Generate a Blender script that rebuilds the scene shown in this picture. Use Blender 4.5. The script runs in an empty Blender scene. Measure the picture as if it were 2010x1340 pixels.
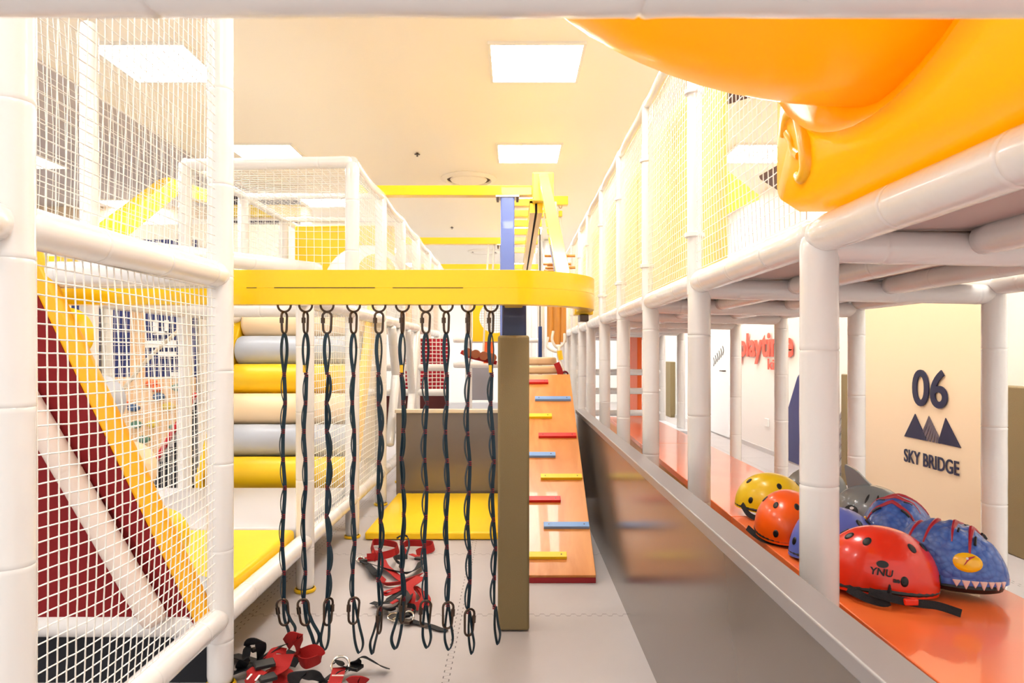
import bpy, math, random
from mathutils import Vector, Matrix
random.seed(7)
scn = bpy.context.scene
COL = scn.collection
PI = math.pi
F = 1350.0; CX = 1008.0; CY = 695.0; H = 1.25

# ---------------------------------------------------------------- camera, world, exposure
cam_d = bpy.data.cameras.new('camera'); cam = bpy.data.objects.new('camera', cam_d); COL.objects.link(cam)
cam.location = (0, 0, H); cam.rotation_euler = (PI/2, 0, 0)
cam_d.sensor_width = 36.0; cam_d.lens = F/2010*36.0
cam_d.shift_x = -(CX-1005)/2010; cam_d.shift_y = (CY-670)/2010
cam_d.clip_start = 0.05; cam_d.clip_end = 60
cam_d.dof.use_dof = True; cam_d.dof.focus_distance = 2.9; cam_d.dof.aperture_fstop = 9.0
scn.camera = cam
w = bpy.data.worlds.new('world'); scn.world = w; w.use_nodes = True
w.node_tree.nodes['Background'].inputs[0].default_value = (1.0, 0.97, 0.93, 1)
w.node_tree.nodes['Background'].inputs[1].default_value = 1.0
scn.view_settings.view_transform = 'Standard'; scn.view_settings.look = 'None'
scn.view_settings.gamma = 1; scn.view_settings.use_curve_mapping = False
scn.view_settings.exposure = 0.2
LAMP = 26.0

# ---------------------------------------------------------------- materials
def lin(c):
    return tuple(((v/255)/12.92 if v/255 <= .04045 else ((v/255+.055)/1.055)**2.4) for v in c)
MATS = {}
def mat(name, rgb, rough=.5, metal=0, coat=0, noise=0, nscale=8, bump=0, bscale=60, emit=0, spec=.5, sub=0):
    if name in MATS: return MATS[name]
    m = bpy.data.materials.new(name); m.use_nodes = True; nt = m.node_tree
    b = nt.nodes['Principled BSDF']; c = lin(rgb)
    b.inputs['Base Color'].default_value = (*c, 1); b.inputs['Roughness'].default_value = rough
    b.inputs['Metallic'].default_value = metal; b.inputs['Coat Weight'].default_value = coat
    b.inputs['Specular IOR Level'].default_value = spec
    tc = nt.nodes.new('ShaderNodeTexCoord')
    if noise:
        n = nt.nodes.new('ShaderNodeTexNoise'); n.inputs['Scale'].default_value = nscale; n.inputs['Detail'].default_value = 4
        nt.links.new(tc.outputs['Object'], n.inputs['Vector'])
        r = nt.nodes.new('ShaderNodeMix'); r.data_type = 'RGBA'
        r.inputs[6].default_value = (*[max(0, v*(1-noise)) for v in c], 1)
        r.inputs[7].default_value = (*[min(1, v*(1+noise)) for v in c], 1)
        nt.links.new(n.outputs['Fac'], r.inputs[0]); nt.links.new(r.outputs[2], b.inputs['Base Color'])
    if bump:
        n = nt.nodes.new('ShaderNodeTexNoise'); n.inputs['Scale'].default_value = bscale; n.inputs['Detail'].default_value = 3
        nt.links.new(tc.outputs['Object'], n.inputs['Vector'])
        bp = nt.nodes.new('ShaderNodeBump'); bp.inputs['Strength'].default_value = bump; bp.inputs['Distance'].default_value = .01
        nt.links.new(n.outputs['Fac'], bp.inputs['Height']); nt.links.new(bp.outputs['Normal'], b.inputs['Normal'])
    if emit:
        b.inputs['Emission Color'].default_value = (1, .985, .95, 1); b.inputs['Emission Strength'].default_value = emit
    MATS[name] = m; return m
VINYL = mat('white_vinyl', (232, 230, 228), .22, coat=.4, bump=.25, bscale=14)
NETW = mat('white_cord', (246, 243, 236), .7)
YEL = mat('yellow_steel', (255, 208, 0), .3, coat=.3, noise=.03)
YMAT = mat('yellow_vinyl', (255, 208, 8), .4, bump=.1, bscale=10)
CREAMV = mat('cream_vinyl', (250, 222, 180), .4, bump=.1, bscale=10)
GREYV = mat('grey_vinyl', (190, 196, 208), .35, bump=.1, bscale=10)
PLAST = mat('yellow_plastic', (255, 182, 0), .3, coat=.15)
PLASTS = mat('yellow_plastic_solid', (255, 190, 10), .3, coat=.15)
def translucent(m, rgb, f):      # thin moulded plastic lets the ceiling light glow through
    nt = m.node_tree; b = nt.nodes['Principled BSDF']; o = [n for n in nt.nodes if n.type == 'OUTPUT_MATERIAL'][0]
    t = nt.nodes.new('ShaderNodeBsdfTranslucent'); t.inputs[0].default_value = (*lin(rgb), 1)
    x = nt.nodes.new('ShaderNodeMixShader'); x.inputs[0].default_value = f
    nt.links.new(b.outputs[0], x.inputs[1]); nt.links.new(t.outputs[0], x.inputs[2]); nt.links.new(x.outputs[0], o.inputs[0])
translucent(PLAST, (255, 190, 0), .4)
NAVY = mat('navy_steel', (14, 28, 74), .3, coat=.3)
BLUE = mat('blue_steel', (105, 125, 195), .25, coat=.3)
KHAKI = mat('khaki_vinyl', (136, 118, 80), .6, bump=.3, bscale=300)
MAROON = mat('maroon_fabric', (128, 4, 12), .85, noise=.1, nscale=90)
DARKN = mat('black_fabric', (28, 30, 38), .8)
REDW = mat('red_webbing', (172, 14, 12), .75, bump=.4, bscale=400)
BLKW = mat('black_webbing', (12, 15, 22), .7, bump=.4, bscale=400)
TEAL = mat('dark_teal_webbing', (12, 46, 62), .6, bump=.3, bscale=500)
GUN = mat('gunmetal', (88, 76, 68), .28, metal=1)
STEEL = mat('steel', (205, 200, 190), .25, metal=1)
BLACK = mat('black_plastic', (16, 16, 18), .4)
REDT = mat('dark_red_thread', (135, 30, 40), .7)
WHITEP = mat('white_paint', (240, 240, 236), .6)
PEACH = mat('peach_paint', (236, 214, 184), .6)
TAUPE = mat('taupe_shade', (205, 196, 194), .8)  # ceiling tone with the far-left shade put into the colour
INK = mat('navy_letter', (18, 22, 62), .4)
ORANGEP = mat('orange_panel', (255, 110, 40), .5)

def extend_floor():
    m = bpy.data.materials.new('foam_mat_floor'); m.use_nodes = True; nt = m.node_tree; N = nt.nodes; L = nt.links
    b = N['Principled BSDF']; b.inputs['Roughness'].default_value = .5
    tc = N.new('ShaderNodeTexCoord'); sp = N.new('ShaderNodeSeparateXYZ'); L.new(tc.outputs['Object'], sp.inputs[0])
    def mth(op, a, b_=None, c=None):
        n = N.new('ShaderNodeMath'); n.operation = op
        for i, v in enumerate((a, b_, c)):
            if v is None: continue
            if isinstance(v, (int, float)): n.inputs[i].default_value = v
            else: L.new(v, n.inputs[i])
        return n.outputs[0]
    def seam(u, v, off):
        s = mth('SINE', mth('MULTIPLY', v, 2*PI/.05))
        s = mth('MULTIPLY', mth('MAXIMUM', mth('MINIMUM', mth('MULTIPLY', s, 2.5), 1), -1), .012)
        a = mth('ADD', mth('ADD', u, s), off)
        fr = mth('SUBTRACT', mth('FRACT', a), .5)
        return mth('LESS_THAN', mth('ABSOLUTE', fr), .0022)
    m1 = seam(sp.outputs['X'], sp.outputs['Y'], .76+10); m2 = seam(sp.outputs['Y'], sp.outputs['X'], .2)
    mk = mth('MAXIMUM', m1, m2)
    n = N.new('ShaderNodeTexNoise'); n.inputs['Scale'].default_value = 2.5; n.inputs['Detail'].default_value = 5
    L.new(tc.outputs['Object'], n.inputs['Vector'])
    c1 = N.new('ShaderNodeMix'); c1.data_type = 'RGBA'; c1.inputs[6].default_value = (*lin((176, 168, 168)), 1); c1.inputs[7].default_value = (*lin((192, 186, 186)), 1)
    L.new(n.outputs['Fac'], c1.inputs[0])
    c2 = N.new('ShaderNodeMix'); c2.data_type = 'RGBA'; c2.inputs[7].default_value = (*lin((100, 94, 94)), 1)
    L.new(mk, c2.inputs[0]); L.new(c1.outputs[2], c2.inputs[6]); L.new(c2.outputs[2], b.inputs['Base Color'])
    n2 = N.new('ShaderNodeTexNoise'); n2.inputs['Scale'].default_value = 250; L.new(tc.outputs['Object'], n2.inputs['Vector'])
    bp = N.new('ShaderNodeBump'); bp.inputs['Strength'].default_value = .15; bp.inputs['Distance'].default_value = .003
    L.new(n2.outputs['Fac'], bp.inputs['Height']); L.new(bp.outputs['Normal'], b.inputs['Normal'])
    return m
def wood(name, c1, c2, rough=.35, scale=(1, 9, 1), coat=.2):
    m = bpy.data.materials.new(name); m.use_nodes = True; nt = m.node_tree; N = nt.nodes; L = nt.links
    b = N['Principled BSDF']; b.inputs['Roughness'].default_value = rough; b.inputs['Coat Weight'].default_value = coat
    tc = N.new('ShaderNodeTexCoord'); mp = N.new('ShaderNodeMapping'); mp.inputs['Scale'].default_value = scale
    L.new(tc.outputs['Object'], mp.inputs[0])
    n = N.new('ShaderNodeTexNoise'); n.inputs['Scale'].default_value = 2.2; n.inputs['Detail'].default_value = 8; n.inputs['Distortion'].default_value = 1.4
    L.new(mp.outputs[0], n.inputs['Vector'])
    r = N.new('ShaderNodeValToRGB'); r.color_ramp.elements[0].position = .3; r.color_ramp.elements[1].position = .7
    r.color_ramp.elements[0].color = (*lin(c1), 1); r.color_ramp.elements[1].color = (*lin(c2), 1)
    L.new(n.outputs['Fac'], r.inputs[0]); L.new(r.outputs[0], b.inputs['Base Color'])
    return m
FLOORM = extend_floor()
PLY = wood('plywood', (206, 126, 56), (228, 154, 84), .3, (3, .8, 1))
LOGW = wood('golden_log', (196, 122, 40), (226, 160, 70), .4, (9, 9, .6))
BENCHT = wood('orange_bench_laminate', (255, 116, 52), (255, 126, 62), .3, (1, 1, 1), .5)
BENCHS = wood('orange_bench_side', (224, 130, 30), (240, 156, 50), .4, (1, 1, 6))
BIRCH = wood('birch', (218, 176, 128), (234, 198, 154), .5, (2, 2, .6))
GREYW = mat('satin_grey_metal', (128, 119, 113), .2, metal=.4, noise=.02)

# ---------------------------------------------------------------- helpers
def P(px, py, z): return Vector(((px-CX)*z/F, z, H+(CY-py)*z/F))
def FP(px, py, Z=0.0):
    z = (H-Z)*F/(py-CY); return Vector(((px-CX)*z/F, z, Z))
def frame_of(d):
    d = d.normalized(); up = Vector((0, 0, 1)) if abs(d.z) < .95 else Vector((0, 1, 0))
    a = d.cross(up).normalized(); return a, a.cross(d).normalized()
class MB:
    def __init__(s): s.v = []; s.f = []
    def tube(s, pts, r, n=12, closed=False, caps=True, radii=None, phase=0):
        pts = [Vector(p) for p in pts]; N = len(pts); base = len(s.v); prev = None
        for i, p in enumerate(pts):
            if closed: d = pts[(i+1) % N]-pts[i-1]
            else: d = pts[min(i+1, N-1)]-pts[max(i-1, 0)]
            if d.length < 1e-9: d = Vector((0, 0, 1))
            d.normalize()
            if prev is None: a, b = frame_of(d)
            else:
                a = prev-d*prev.dot(d)
                a = a.normalized() if a.length > 1e-6 else frame_of(d)[0]
                b = a.cross(d).normalized()
            prev = a; rr = radii[i] if radii else r
            for k in range(n):
                t = 2*PI*k/n+phase; s.v.append(p+a*(math.cos(t)*rr)+b*(math.sin(t)*rr))
        segs = N if closed else N-1
        for i in range(segs):
            j = (i+1) % N
            for k in range(n):
                k2 = (k+1) % n
                s.f.append((base+i*n+k, base+i*n+k2, base+j*n+k2, base+j*n+k))
        if caps and not closed:
            s.f.append(tuple(base+k for k in range(n))[::-1]); s.f.append(tuple(base+(N-1)*n+k for k in range(n)))
        return s
    def box(s, lo, hi, rot=None, piv=None):
        b = len(s.v); lo = Vector(lo); hi = Vector(hi)
        for x in (lo.x, hi.x):
            for y in (lo.y, hi.y):
                for z in (lo.z, hi.z):
                    p = Vector((x, y, z))
                    if rot is not None: p = piv+rot@(p-piv)
                    s.v.append(p)
        for q in ((0, 1, 3, 2), (4, 6, 7, 5), (0, 4, 5, 1), (2, 3, 7, 6), (0, 2, 6, 4), (1, 5, 7, 3)): s.f.append(tuple(b+i for i in q))
        return s
    def prism(s, poly, d):           # polygon (list of Vector) extruded by vector d
        b = len(s.v); n = len(poly); d = Vector(d)
        s.v += [Vector(p) for p in poly]+[Vector(p)+d for p in poly]
        s.f.append(tuple(b+i for i in range(n))[::-1]); s.f.append(tuple(b+n+i for i in range(n)))
        for i in range(n):
            j = (i+1) % n; s.f.append((b+i, b+j, b+n+j, b+n+i))
        return s
    def ribbon(s, pts, wid, side, th=.003):   # flat webbing: side = width direction (vector or list)
        pts = [Vector(p) for p in pts]; N = len(pts); b = len(s.v)
        for i, p in enumerate(pts):
            sd = (side[i] if isinstance(side, list) else side); sd = Vector(sd)
            d = (pts[min(i+1, N-1)]-pts[max(i-1, 0)])
            if d.length < 1e-9: d = Vector((1, 0, 0))
            d.normalize(); sd = sd-d*sd.dot(d)
            sd = sd.normalized() if sd.length > 1e-6 else frame_of(d)[0]
            nn = d.cross(sd).normalized()
            for u, q in ((-1, -1), (1, -1), (1, 1), (-1, 1)): s.v.append(p+sd*(u*wid/2)+nn*(q*th/2))
        for i in range(N-1):
            for k in range(4):
                k2 = (k+1) % 4; s.f.append((b+i*4+k, b+i*4+k2, b+i*4+4+k2, b+i*4+4+k))
        s.f.append((b+3, b+2, b+1, b)); e = b+(N-1)*4; s.f.append((e, e+1, e+2, e+3))
        return s
    def lathe(s, prof, c=(0, 0, 0), ax='z', n=32):
        b = len(s.v); c = Vector(c)
        for r, h in prof:
            for k in range(n):
                t = 2*PI*k/n; x, y = r*math.cos(t), r*math.sin(t)
                s.v.append(c+(Vector((x, y, h)) if ax == 'z' else Vector((x, h, y)) if ax == 'y' else Vector((h, x, y))))
        for i in range(len(prof)-1):
            for k in range(n):
                k2 = (k+1) % n; s.f.append((b+i*n+k, b+i*n+k2, b+(i+1)*n+k2, b+(i+1)*n+k))
        s.f.append(tuple(b+k for k in range(n))[::-1]); s.f.append(tuple(b+(len(prof)-1)*n+k for k in range(n)))
        return s
    def build(s, name, m, parent=None, smooth=True, bevel=0, segs=3, angle=40, subsurf=0, recalc=True):
        me = bpy.data.meshes.new(name)
        ploc = Vector((0, 0, 0))
        if parent is not None:
            q = parent
            while q is not None: ploc += Vector(q.location); q = q.parent
        me.from_pydata([tuple(v-ploc) for v in s.v], [], s.f); me.update()
        if recalc:
            import bmesh
            bm = bmesh.new(); bm.from_mesh(me); bmesh.ops.recalc_face_normals(bm, faces=bm.faces)
            bm.to_mesh(me); bm.free()
        if smooth:
            for p in me.polygons: p.use_smooth = True
            if angle < 180: me.set_sharp_from_angle(angle=math.radians(angle))
        me.materials.append(m)
        o = bpy.data.objects.new(name, me); COL.objects.link(o)
        if parent is not None: o.parent = parent
        if bevel:
            md = o.modifiers.new('bevel', 'BEVEL'); md.width = bevel; md.segments = segs; md.limit_method = 'ANGLE'; md.angle_limit = math.radians(35)
            md.harden_normals = False
        if subsurf:
            md = o.modifiers.new('sub', 'SUBSURF'); md.levels = subsurf; md.render_levels = subsurf
        return o
def tag(o, label=None, cat=None, group=None, kind=None):
    if label: o['label'] = label
    if cat: o['category'] = cat
    if group: o['group'] = group
    if kind: o['kind'] = kind
    return o
def thing(name, loc, label, cat, group=None):
    o = bpy.data.objects.new(name, None); COL.objects.link(o); o.location = loc; o.empty_display_size = .1
    return tag(o, label, cat, group)
def struct(name, mb, m, parent=None, **k):
    o = mb.build(name, m, parent, smooth=False, **k)
    if parent is None: o['kind'] = 'structure'
    return o
def pad_pipe(mb, a, b, r=.0475, seam=.34, n=20, off=0.0, rough=.012, caps=True):
    """padded vinyl tube with taped seams, creases and rounded ends"""
    a = Vector(a); b = Vector(b); L = (b-a).length; d = (b-a)/L; pts = []; rad = []
    if caps:
        for t in (0, .35, .7): pts.append(a+d*(r*.45*t)); rad.append(r*(.55+.42*math.sin(t*PI/2/.7*.7)))
    s = off % seam if off % seam > .03 else seam
    marks = []
    while s < L-.04: marks.append(s); s += seam*(1+random.uniform(-.06, .06))
    pos = []
    x = .04
    while x < L-.03: pos.append((x, r*(1+random.uniform(-rough, rough)))); x += .07
    for q in marks:
        pos = [p for p in pos if abs(p[0]-q) > .016]
        pos += [(q-.012, r*1.0), (q-.004, r*1.015), (q, r*.965), (q+.004, r*1.015), (q+.012, r*1.0)]
    pos.sort()
    for q, rr in pos: pts.append(a+d*q); rad.append(rr)
    if caps:
        for t in (.7, .35, 0): pts.append(b-d*(r*.45*t)); rad.append(r*(.55+.42*math.sin(t*PI/2/.7*.7)))
    else: pts = [a]+pts+[b]; rad = [r]+rad+[r]
    return mb.tube(pts, r, n=n, radii=rad)
def net(name, parent, o, u, v, cell=.036, r=.0022, wob=.004, sag=0.0, m=None, skip=None, bul=None):
    o = Vector(o); u = Vector(u); v = Vector(v); nu = max(2, round(u.length/cell)); nv = max(2, round(v.length/cell))
    nn = u.cross(v).normalized(); ud = u.normalized(); vd = v.normalized()
    rows = [random.uniform(-wob, wob) for _ in range(nv+1)]; cols = [random.uniform(-wob, wob) for _ in range(nu+1)]
    G = {}
    ph = random.uniform(0, 6)
    for i in range(nu+1):
        for j in range(nv+1):
            a, b = i/nu, j/nv
            e = min(1, 4*a, 4*(1-a), 4*b, 4*(1-b))
            bulge = sag*math.sin(PI*a)*math.sin(PI*b)
            sw = wob*1.6*math.sin(ph+a*7+b*3)*e
            G[i, j] = o+u*a+v*b+ud*((cols[i]+random.uniform(-wob, wob)*.5)*e+sw)+vd*((rows[j]+random.uniform(-wob, wob)*.5)*e+sw-.012*math.sin(PI*a)*e*(sag != 0))+nn*bulge
    mb = MB()
    def cord(pts):
        run = []
        for p in pts:
            if skip and skip(p):
                if len(run) > 1: mb.tube(run, r, n=3, caps=False)
                run = []
            else: run.append(p)
        if len(run) > 1: mb.tube(run, r, n=3, caps=False)
    for i in range(nu+1): cord([G[i, j] for j in range(nv+1)])
    for j in range(nv+1): cord([G[i, j] for i in range(nu+1)])
    return mb.build(name, m or NETW, parent, smooth=True, angle=180, recalc=False)
def text_mesh(name, txt, size, m, origin, xdir, ydir, extrude=.006, bold=0.0, parent=None, sx=1.0, align='LEFT'):
    cu = bpy.data.curves.new(name, 'FONT'); cu.body = txt; cu.size = size; cu.extrude = extrude; cu.offset = bold; cu.align_x = align
    cu.resolution_u = 6
    o = bpy.data.objects.new(name+'_tmp', cu); COL.objects.link(o)
    dg = bpy.context.evaluated_depsgraph_get()
    me = bpy.data.meshes.new_from_object(o.evaluated_get(dg)); bpy.data.objects.remove(o)
    xd = Vector(xdir).normalized(); yd = Vector(ydir).normalized(); zd = xd.cross(yd); org = Vector(origin)
    if parent is not None:
        q = parent
        while q is not None: org -= Vector(q.location); q = q.parent
    for v in me.vertices:
        c = v.co.copy(); v.co = org+xd*(c.x*sx)+yd*c.y+zd*c.z
    me.materials.clear(); me.materials.append(m)
    ob = bpy.data.objects.new(name, me); COL.objects.link(ob)
    if parent is not None: ob.parent = parent
    return ob
def cr(pts, n=8, closed=False):      # catmull-rom through points
    pts = [Vector(p) for p in pts]; out = []; N = len(pts)
    rng = range(N) if closed else range(N-1)
    for i in rng:
        p0 = pts[(i-1) % N] if closed or i > 0 else pts[0]; p1 = pts[i]; p2 = pts[(i+1) % N]
        p3 = pts[(i+2) % N] if closed or i+2 < N else pts[-1]
        for k in range(n):
            t = k/n; out.append(.5*((2*p1)+(p2-p0)*t+(2*p0-5*p1+4*p2-p3)*t*t+(3*p1-p0-3*p2+p3)*t**3))
    if not closed: out.append(pts[-1])
    return out

# ================================================================ THE ROOM
CEIL = 3.33
struct('floor', MB().box((-9, -1.5, -.1), (3.4, 18, 0)), FLOORM)
CEILM = mat('ceiling_paint', (255, 248, 232), .7)
struct('ceiling', MB().box((-3.35, -1.5, CEIL), (3.4, 18, CEIL+.1)), CEILM)
struct('ceiling_shaded_left', MB().box((-9, -1.5, CEIL-.02), (-3.35, 18, CEIL+.1)), TAUPE)  # far-left stretch of the ceiling, its shade painted as darker taupe
struct('wall_back', MB().box((-9, 18, 0), (3.4, 18.1, CEIL+.1)), WHITEP)
struct('wall_left', MB().box((-9.1, -1.5, 0), (-9, 18, CEIL+.1)), TAUPE)
struct('wall_right', MB().box((3.2, -1.5, 0), (3.4, 18, CEIL)), WHITEP)
struct('trim_2', MB().box((3.185, 4.5, 0), (3.2, 6.27, CEIL)), PEACH)
struct('baseboard_right', MB().box((3.19, 6.3, 0), (3.2, 17.9, .06)), mat('pale_grey_paint', (205, 205, 205), .6))
# door on the right wall
d1 = struct('door_1', MB().box((3.17, 10.15, .02), (3.2, 11.1, 2.15)), mat('door_white', (246, 248, 250), .4), bevel=.005)
MBh = MB().tube([(3.17, 10.28, 1.0), (3.12, 10.28, 1.0), (3.12, 10.4, 1.0)], .01, 8); MBh.build('door_handle', GUN, d1)
for k in range(6):
    y0 = 10.9-k*.095; zc = 1.13+k*.035
    MB().prism([(3.168, y0, zc-.07), (3.168, y0-.045, zc), (3.168, y0, zc+.07), (3.168, y0-.022, zc+.07), (3.168, y0-.067, zc), (3.168, y0-.022, zc-.07)], (-.004, 0, 0)).build('chevron', BLACK, d1, smooth=False)

# ================================================================ CEILING FIXTURES
DIFF = mat('light_diffuser', (255, 255, 250), .5, emit=LAMP)
FRAME = mat('light_frame', (240, 236, 226), .5)
cols = [(-.173, .487, 'nearest row over the open lane'), (-2.86, -2.19, 'row over the netted frame'), (-5.6, -4.9, 'row over the far left'), (2.2, 2.86, 'row over the right-hand corridor')]
li = 0
ords = ['nearest', 'second', 'third', 'fourth', 'fifth', 'sixth', 'seventh', 'eighth', 'ninth']
for x0, x1, where in cols:
    for k in range(-2, 6):
        y0 = 4.57+2.2*k; y1 = y0+.66
        if y1 > 17: continue
        if x0 == -5.6: y0 += .15; y1 += .15
        vis = k >= 0
        t = thing('ceiling_light', ((x0+x1)/2, (y0+y1)/2, CEIL-.02 if x0 > -4 else CEIL-.04),
                  ('square white ceiling light panel, %s of the %s' % (ords[k], where)) if vis else 'white ceiling panel %s the viewpoint, %s' % (['behind', 'right above'][k+2], where), 'ceiling light', 'square ceiling lights')
        zz = t.location.z
        f = MB()
        for (a, b, c, d_) in ((x0, y0, x1, y0+.02), (x0, y1-.02, x1, y1), (x0, y0+.02, x0+.02, y1-.02), (x1-.02, y0+.02, x1, y1-.02)):
            f.box((a, b, zz), (c, d_, zz+.02))
        f.build('frame', FRAME, t, smooth=False)
        MB().box((x0+.02, y0+.02, zz+.006), (x1-.02, y1-.02, zz+.018)).build('diffuser', DIFF, t, smooth=False)
for k, (px, py) in enumerate(((920, 350), (950, 493))):
    z = (CEIL-H)*F/(CY-py); c = P(px, py, z); c.z = CEIL
    t = thing('ceiling_vent', c, ['round white ceiling air diffuser above the nearest yellow crossbeam', 'round white ceiling air diffuser between the second and third crossbeams'][k], 'air vent', 'round ceiling vents')
    MB().lathe([(.0, -.002), (.33, -.002), (.33, -.012), (.30, -.03), (.27, -.035), (.255, -.006), (.0, -.006)], c, n=40).build('outer_ring', CEILM, t)
    MB().lathe([(0, -.012), (.22, -.016), (.21, -.03), (.0, -.036)], c, n=40).build('centre_disc', CEILM, t)
    MB().lathe([(.22, -.007), (.256, -.007), (.256, -.011), (.22, -.011)], c, n=40).build('air_gap', mat('vent_gap', (70, 55, 40), .8), t)
for px, py, wd in ((819, 300, 'between the nearest two light panels'), (887, 445, 'under the second light row')):
    z = (CEIL-H)*F/(CY-py); c = P(px, py, z); c.z = CEIL
    tag(MB().lathe([(.012, 0), (.012, -.012), (.03, -.014), (.03, -.018), (.006, -.02), (.006, -.035), (.014, -.037), (0, -.04)], c, n=16).build('ceiling_sprinkler', GUN),
        'small metal ceiling sprinkler head ' + wd, 'sprinkler', 'ceiling sprinklers')

# ================================================================ RIGHT LOW WALL, LANE END WALL
def lowwall():
    t = thing('lane_wall', (.56, 3, 0), 'long low grey metal-faced wall with flat cap beside the orange bench', 'low wall')
    MB().box((.545, .3, 0), (.608, 5.95, .74)).build('side_panel', GREYW, t, smooth=False)
    MB().box((.537, .3, .74), (.616, 5.96, .774)).build('cap', mat('grey_cap', (152, 147, 147), .3, metal=.2), t, smooth=True, bevel=.004)
    return t
lowwall()
t = thing('end_wall', (-.3, 6, 0), 'low grey panel closing the lane behind the yellow floor mat', 'low wall')
MB().box((-1.02, 5.98, 0), (.53, 6.04, .74)).build('side_panel', GREYW, t, smooth=False)
MB().box((-1.03, 5.96, .74), (.533, 6.06, .77)).build('cap', mat('pale_cap', (225, 212, 190), .4), t, smooth=True, bevel=.004)
# ================================================================ LEFT PLAY FRAME
XL = -1.10; XI = -2.24
ZL = [1.505, 2.58, 3.63, 4.69, 5.70, 6.7, 7.75, 8.8, 9.9, 11.0]
lf = thing('play_frame', (XL, 4, 0), 'white padded pipe play frame with nets along the left of the lane', 'play structure')
def part(mb, name, m=VINYL, parent=lf, **k): return mb.build(name, m, parent, angle=60, **k)
FOOT = mat('yellow_foot', (235, 190, 20), .4)
for i, z in enumerate(ZL):
    top = 3.2 if i < 2 else (1.55 if i == 2 else 2.56)
    p = part(pad_pipe(MB(), (XL, z, .01), (XL, z, top), off=.12+.05*i, r=.047), 'post')
    MB().lathe([(.054, .002), (.057, .010), (.054, .018), (.048, .02), (.045, .002)], (XL, z, 0), n=24).build('foot_ring', FOOT, p)
    if i >= 1:
        p = part(pad_pipe(MB(), (XI, z, .01), (XI, z, 3.0 if i < 3 else 2.56), off=.2, r=.045), 'post')
for i in range(len(ZL)-1):
    a, b = ZL[i], ZL[i+1]
    part(pad_pipe(MB(), (XL, a if i != 1 else 2.86, 1.535), (XL, b, 1.545), off=.3), 'deck_rail')
    part(pad_pipe(MB(), (XL, a, .265), (XL, b, .265), off=.25, r=.045), 'base_rail')
    if i >= 1: part(pad_pipe(MB(), (XI, a, 1.55), (XI, b, 1.55), off=.3), 'deck_rail')
    if i >= 3:
        mid = Vector((XL, (a+b)/2, 2.535)); pts = cr([(XL, a, 2.56), (XL, a+.25, 2.545), mid, (XL, b-.25, 2.545), (XL, b, 2.56)], 4)
        part(MB().tube(pts, .04, 14), 'top_rail')
        part(MB().tube([(XI, a, 2.56), (XI, b, 2.56)], .03, 12), 'top_rail')
        net('side_net', lf, (XL+.02, a+.04, 1.58), (0, b-a-.08, 0), (0, 0, .93), cell=.05 if i > 4 else .042, r=.0024)
part(pad_pipe(MB(), (XL, .45, 1.53), (XL, 1.47, 1.53), off=.4), 'deck_rail')
for z, zz in ((2.58, 1.55), (4.69, 1.55), (5.70, 1.55), (6.7, 1.55), (8.8, 1.55)):
    part(pad_pipe(MB(), (XI, z, zz), (XL-.02, z, zz), off=.2), 'cross_rail')
part(pad_pipe(MB(), (XI, 4.69, 2.54), (XL, 4.69, 2.56), off=.9, r=.04), 'cross_rail')
part(MB().tube([(XI, 5.7, 2.56), (XL, 5.7, 2.56)], .025, 12), 'cross_rail')
part(MB().tube([(XI, 6.7, 2.56), (XL, 6.7, 2.56)], .025, 12), 'cross_rail')
part(pad_pipe(MB(), (XI-.6, 2.58, .24), (XL, 2.58, .24), off=.3), 'cross_rail')
part(pad_pipe(MB(), (-2.1, 3.45, 1.80), (-1.37, 4.85, 1.845), off=.3, r=.05), 'slanted_rail')
# nets
net('side_net', lf, (XL, 1.55, 1.585), (0, .99, 0), (0, 0, 1.5), cell=.034, r=.0019, wob=.003, sag=.02)
net('side_net', lf, (XL, 1.55, .31), (0, .99, 0), (0, 0, 1.18), cell=.034, r=.0022, wob=.003, sag=.03)
net('side_net', lf, (XL, .6, 1.585), (0, .9, 0), (0, 0, 1.3), cell=.036, r=.002, wob=.003)
net('side_net', lf, (XL+.01, 3.68, .31), (0, .97, 0), (0, 0, 1.19), cell=.04, r=.0022, wob=.002)
net('side_net', lf, (XL+.01, 4.74, .31), (0, .92, 0), (0, 0, 1.19), cell=.042, r=.0022, wob=.002)
net('side_net', lf, (XI, 2.62, 1.60), (0, 2.03, 0), (0, 0, 1.3), cell=.045, r=.0018, wob=.003, sag=.04)
net('side_net', lf, (XI, 1.5, 1.60), (0, 1.05, 0), (0, 0, 1.3), cell=.045, r=.0018, wob=.003, sag=.04)
net('side_net', lf, (XI, 3.67, .35), (0, .98, 0), (0, 0, 1.15), cell=.04, r=.0017, wob=.003)
net('side_net', lf, (XI, 4.73, .35), (0, 1.9, 0), (0, 0, 2.18), cell=.045, r=.0017, wob=.003)
net('front_net', lf, (XI, 4.69, 1.6), (XL-XI-.04, 0, 0), (0, 0, .92), cell=.055, r=.0024, wob=.002)
net('roof_net', lf, (XI, 4.72, 2.54), (XL-XI, 0, 0), (0, 1.95, 0), cell=.05, r=.0022, wob=.003, sag=-.05)
# diagonal braces at the far bays
for a, b, z1, z2 in ((6.0, 6.55, 0.8, 1.5), (6.62, 6.1, .8, 1.5), (7.5, 7.0, .8, 1.5), (7.1, 7.7, .8, 1.5)):
    part(pad_pipe(MB(), (XL+.02, a, z1-.35), (XL+.02, b, z2), off=.3, r=.04), 'brace')
for z in (1.0, .72):
    part(pad_pipe(MB(), (XI, 7.75, z+.1), (.0-.75, 7.75, z+.1), off=.3, r=.04), 'cross_rail')
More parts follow.
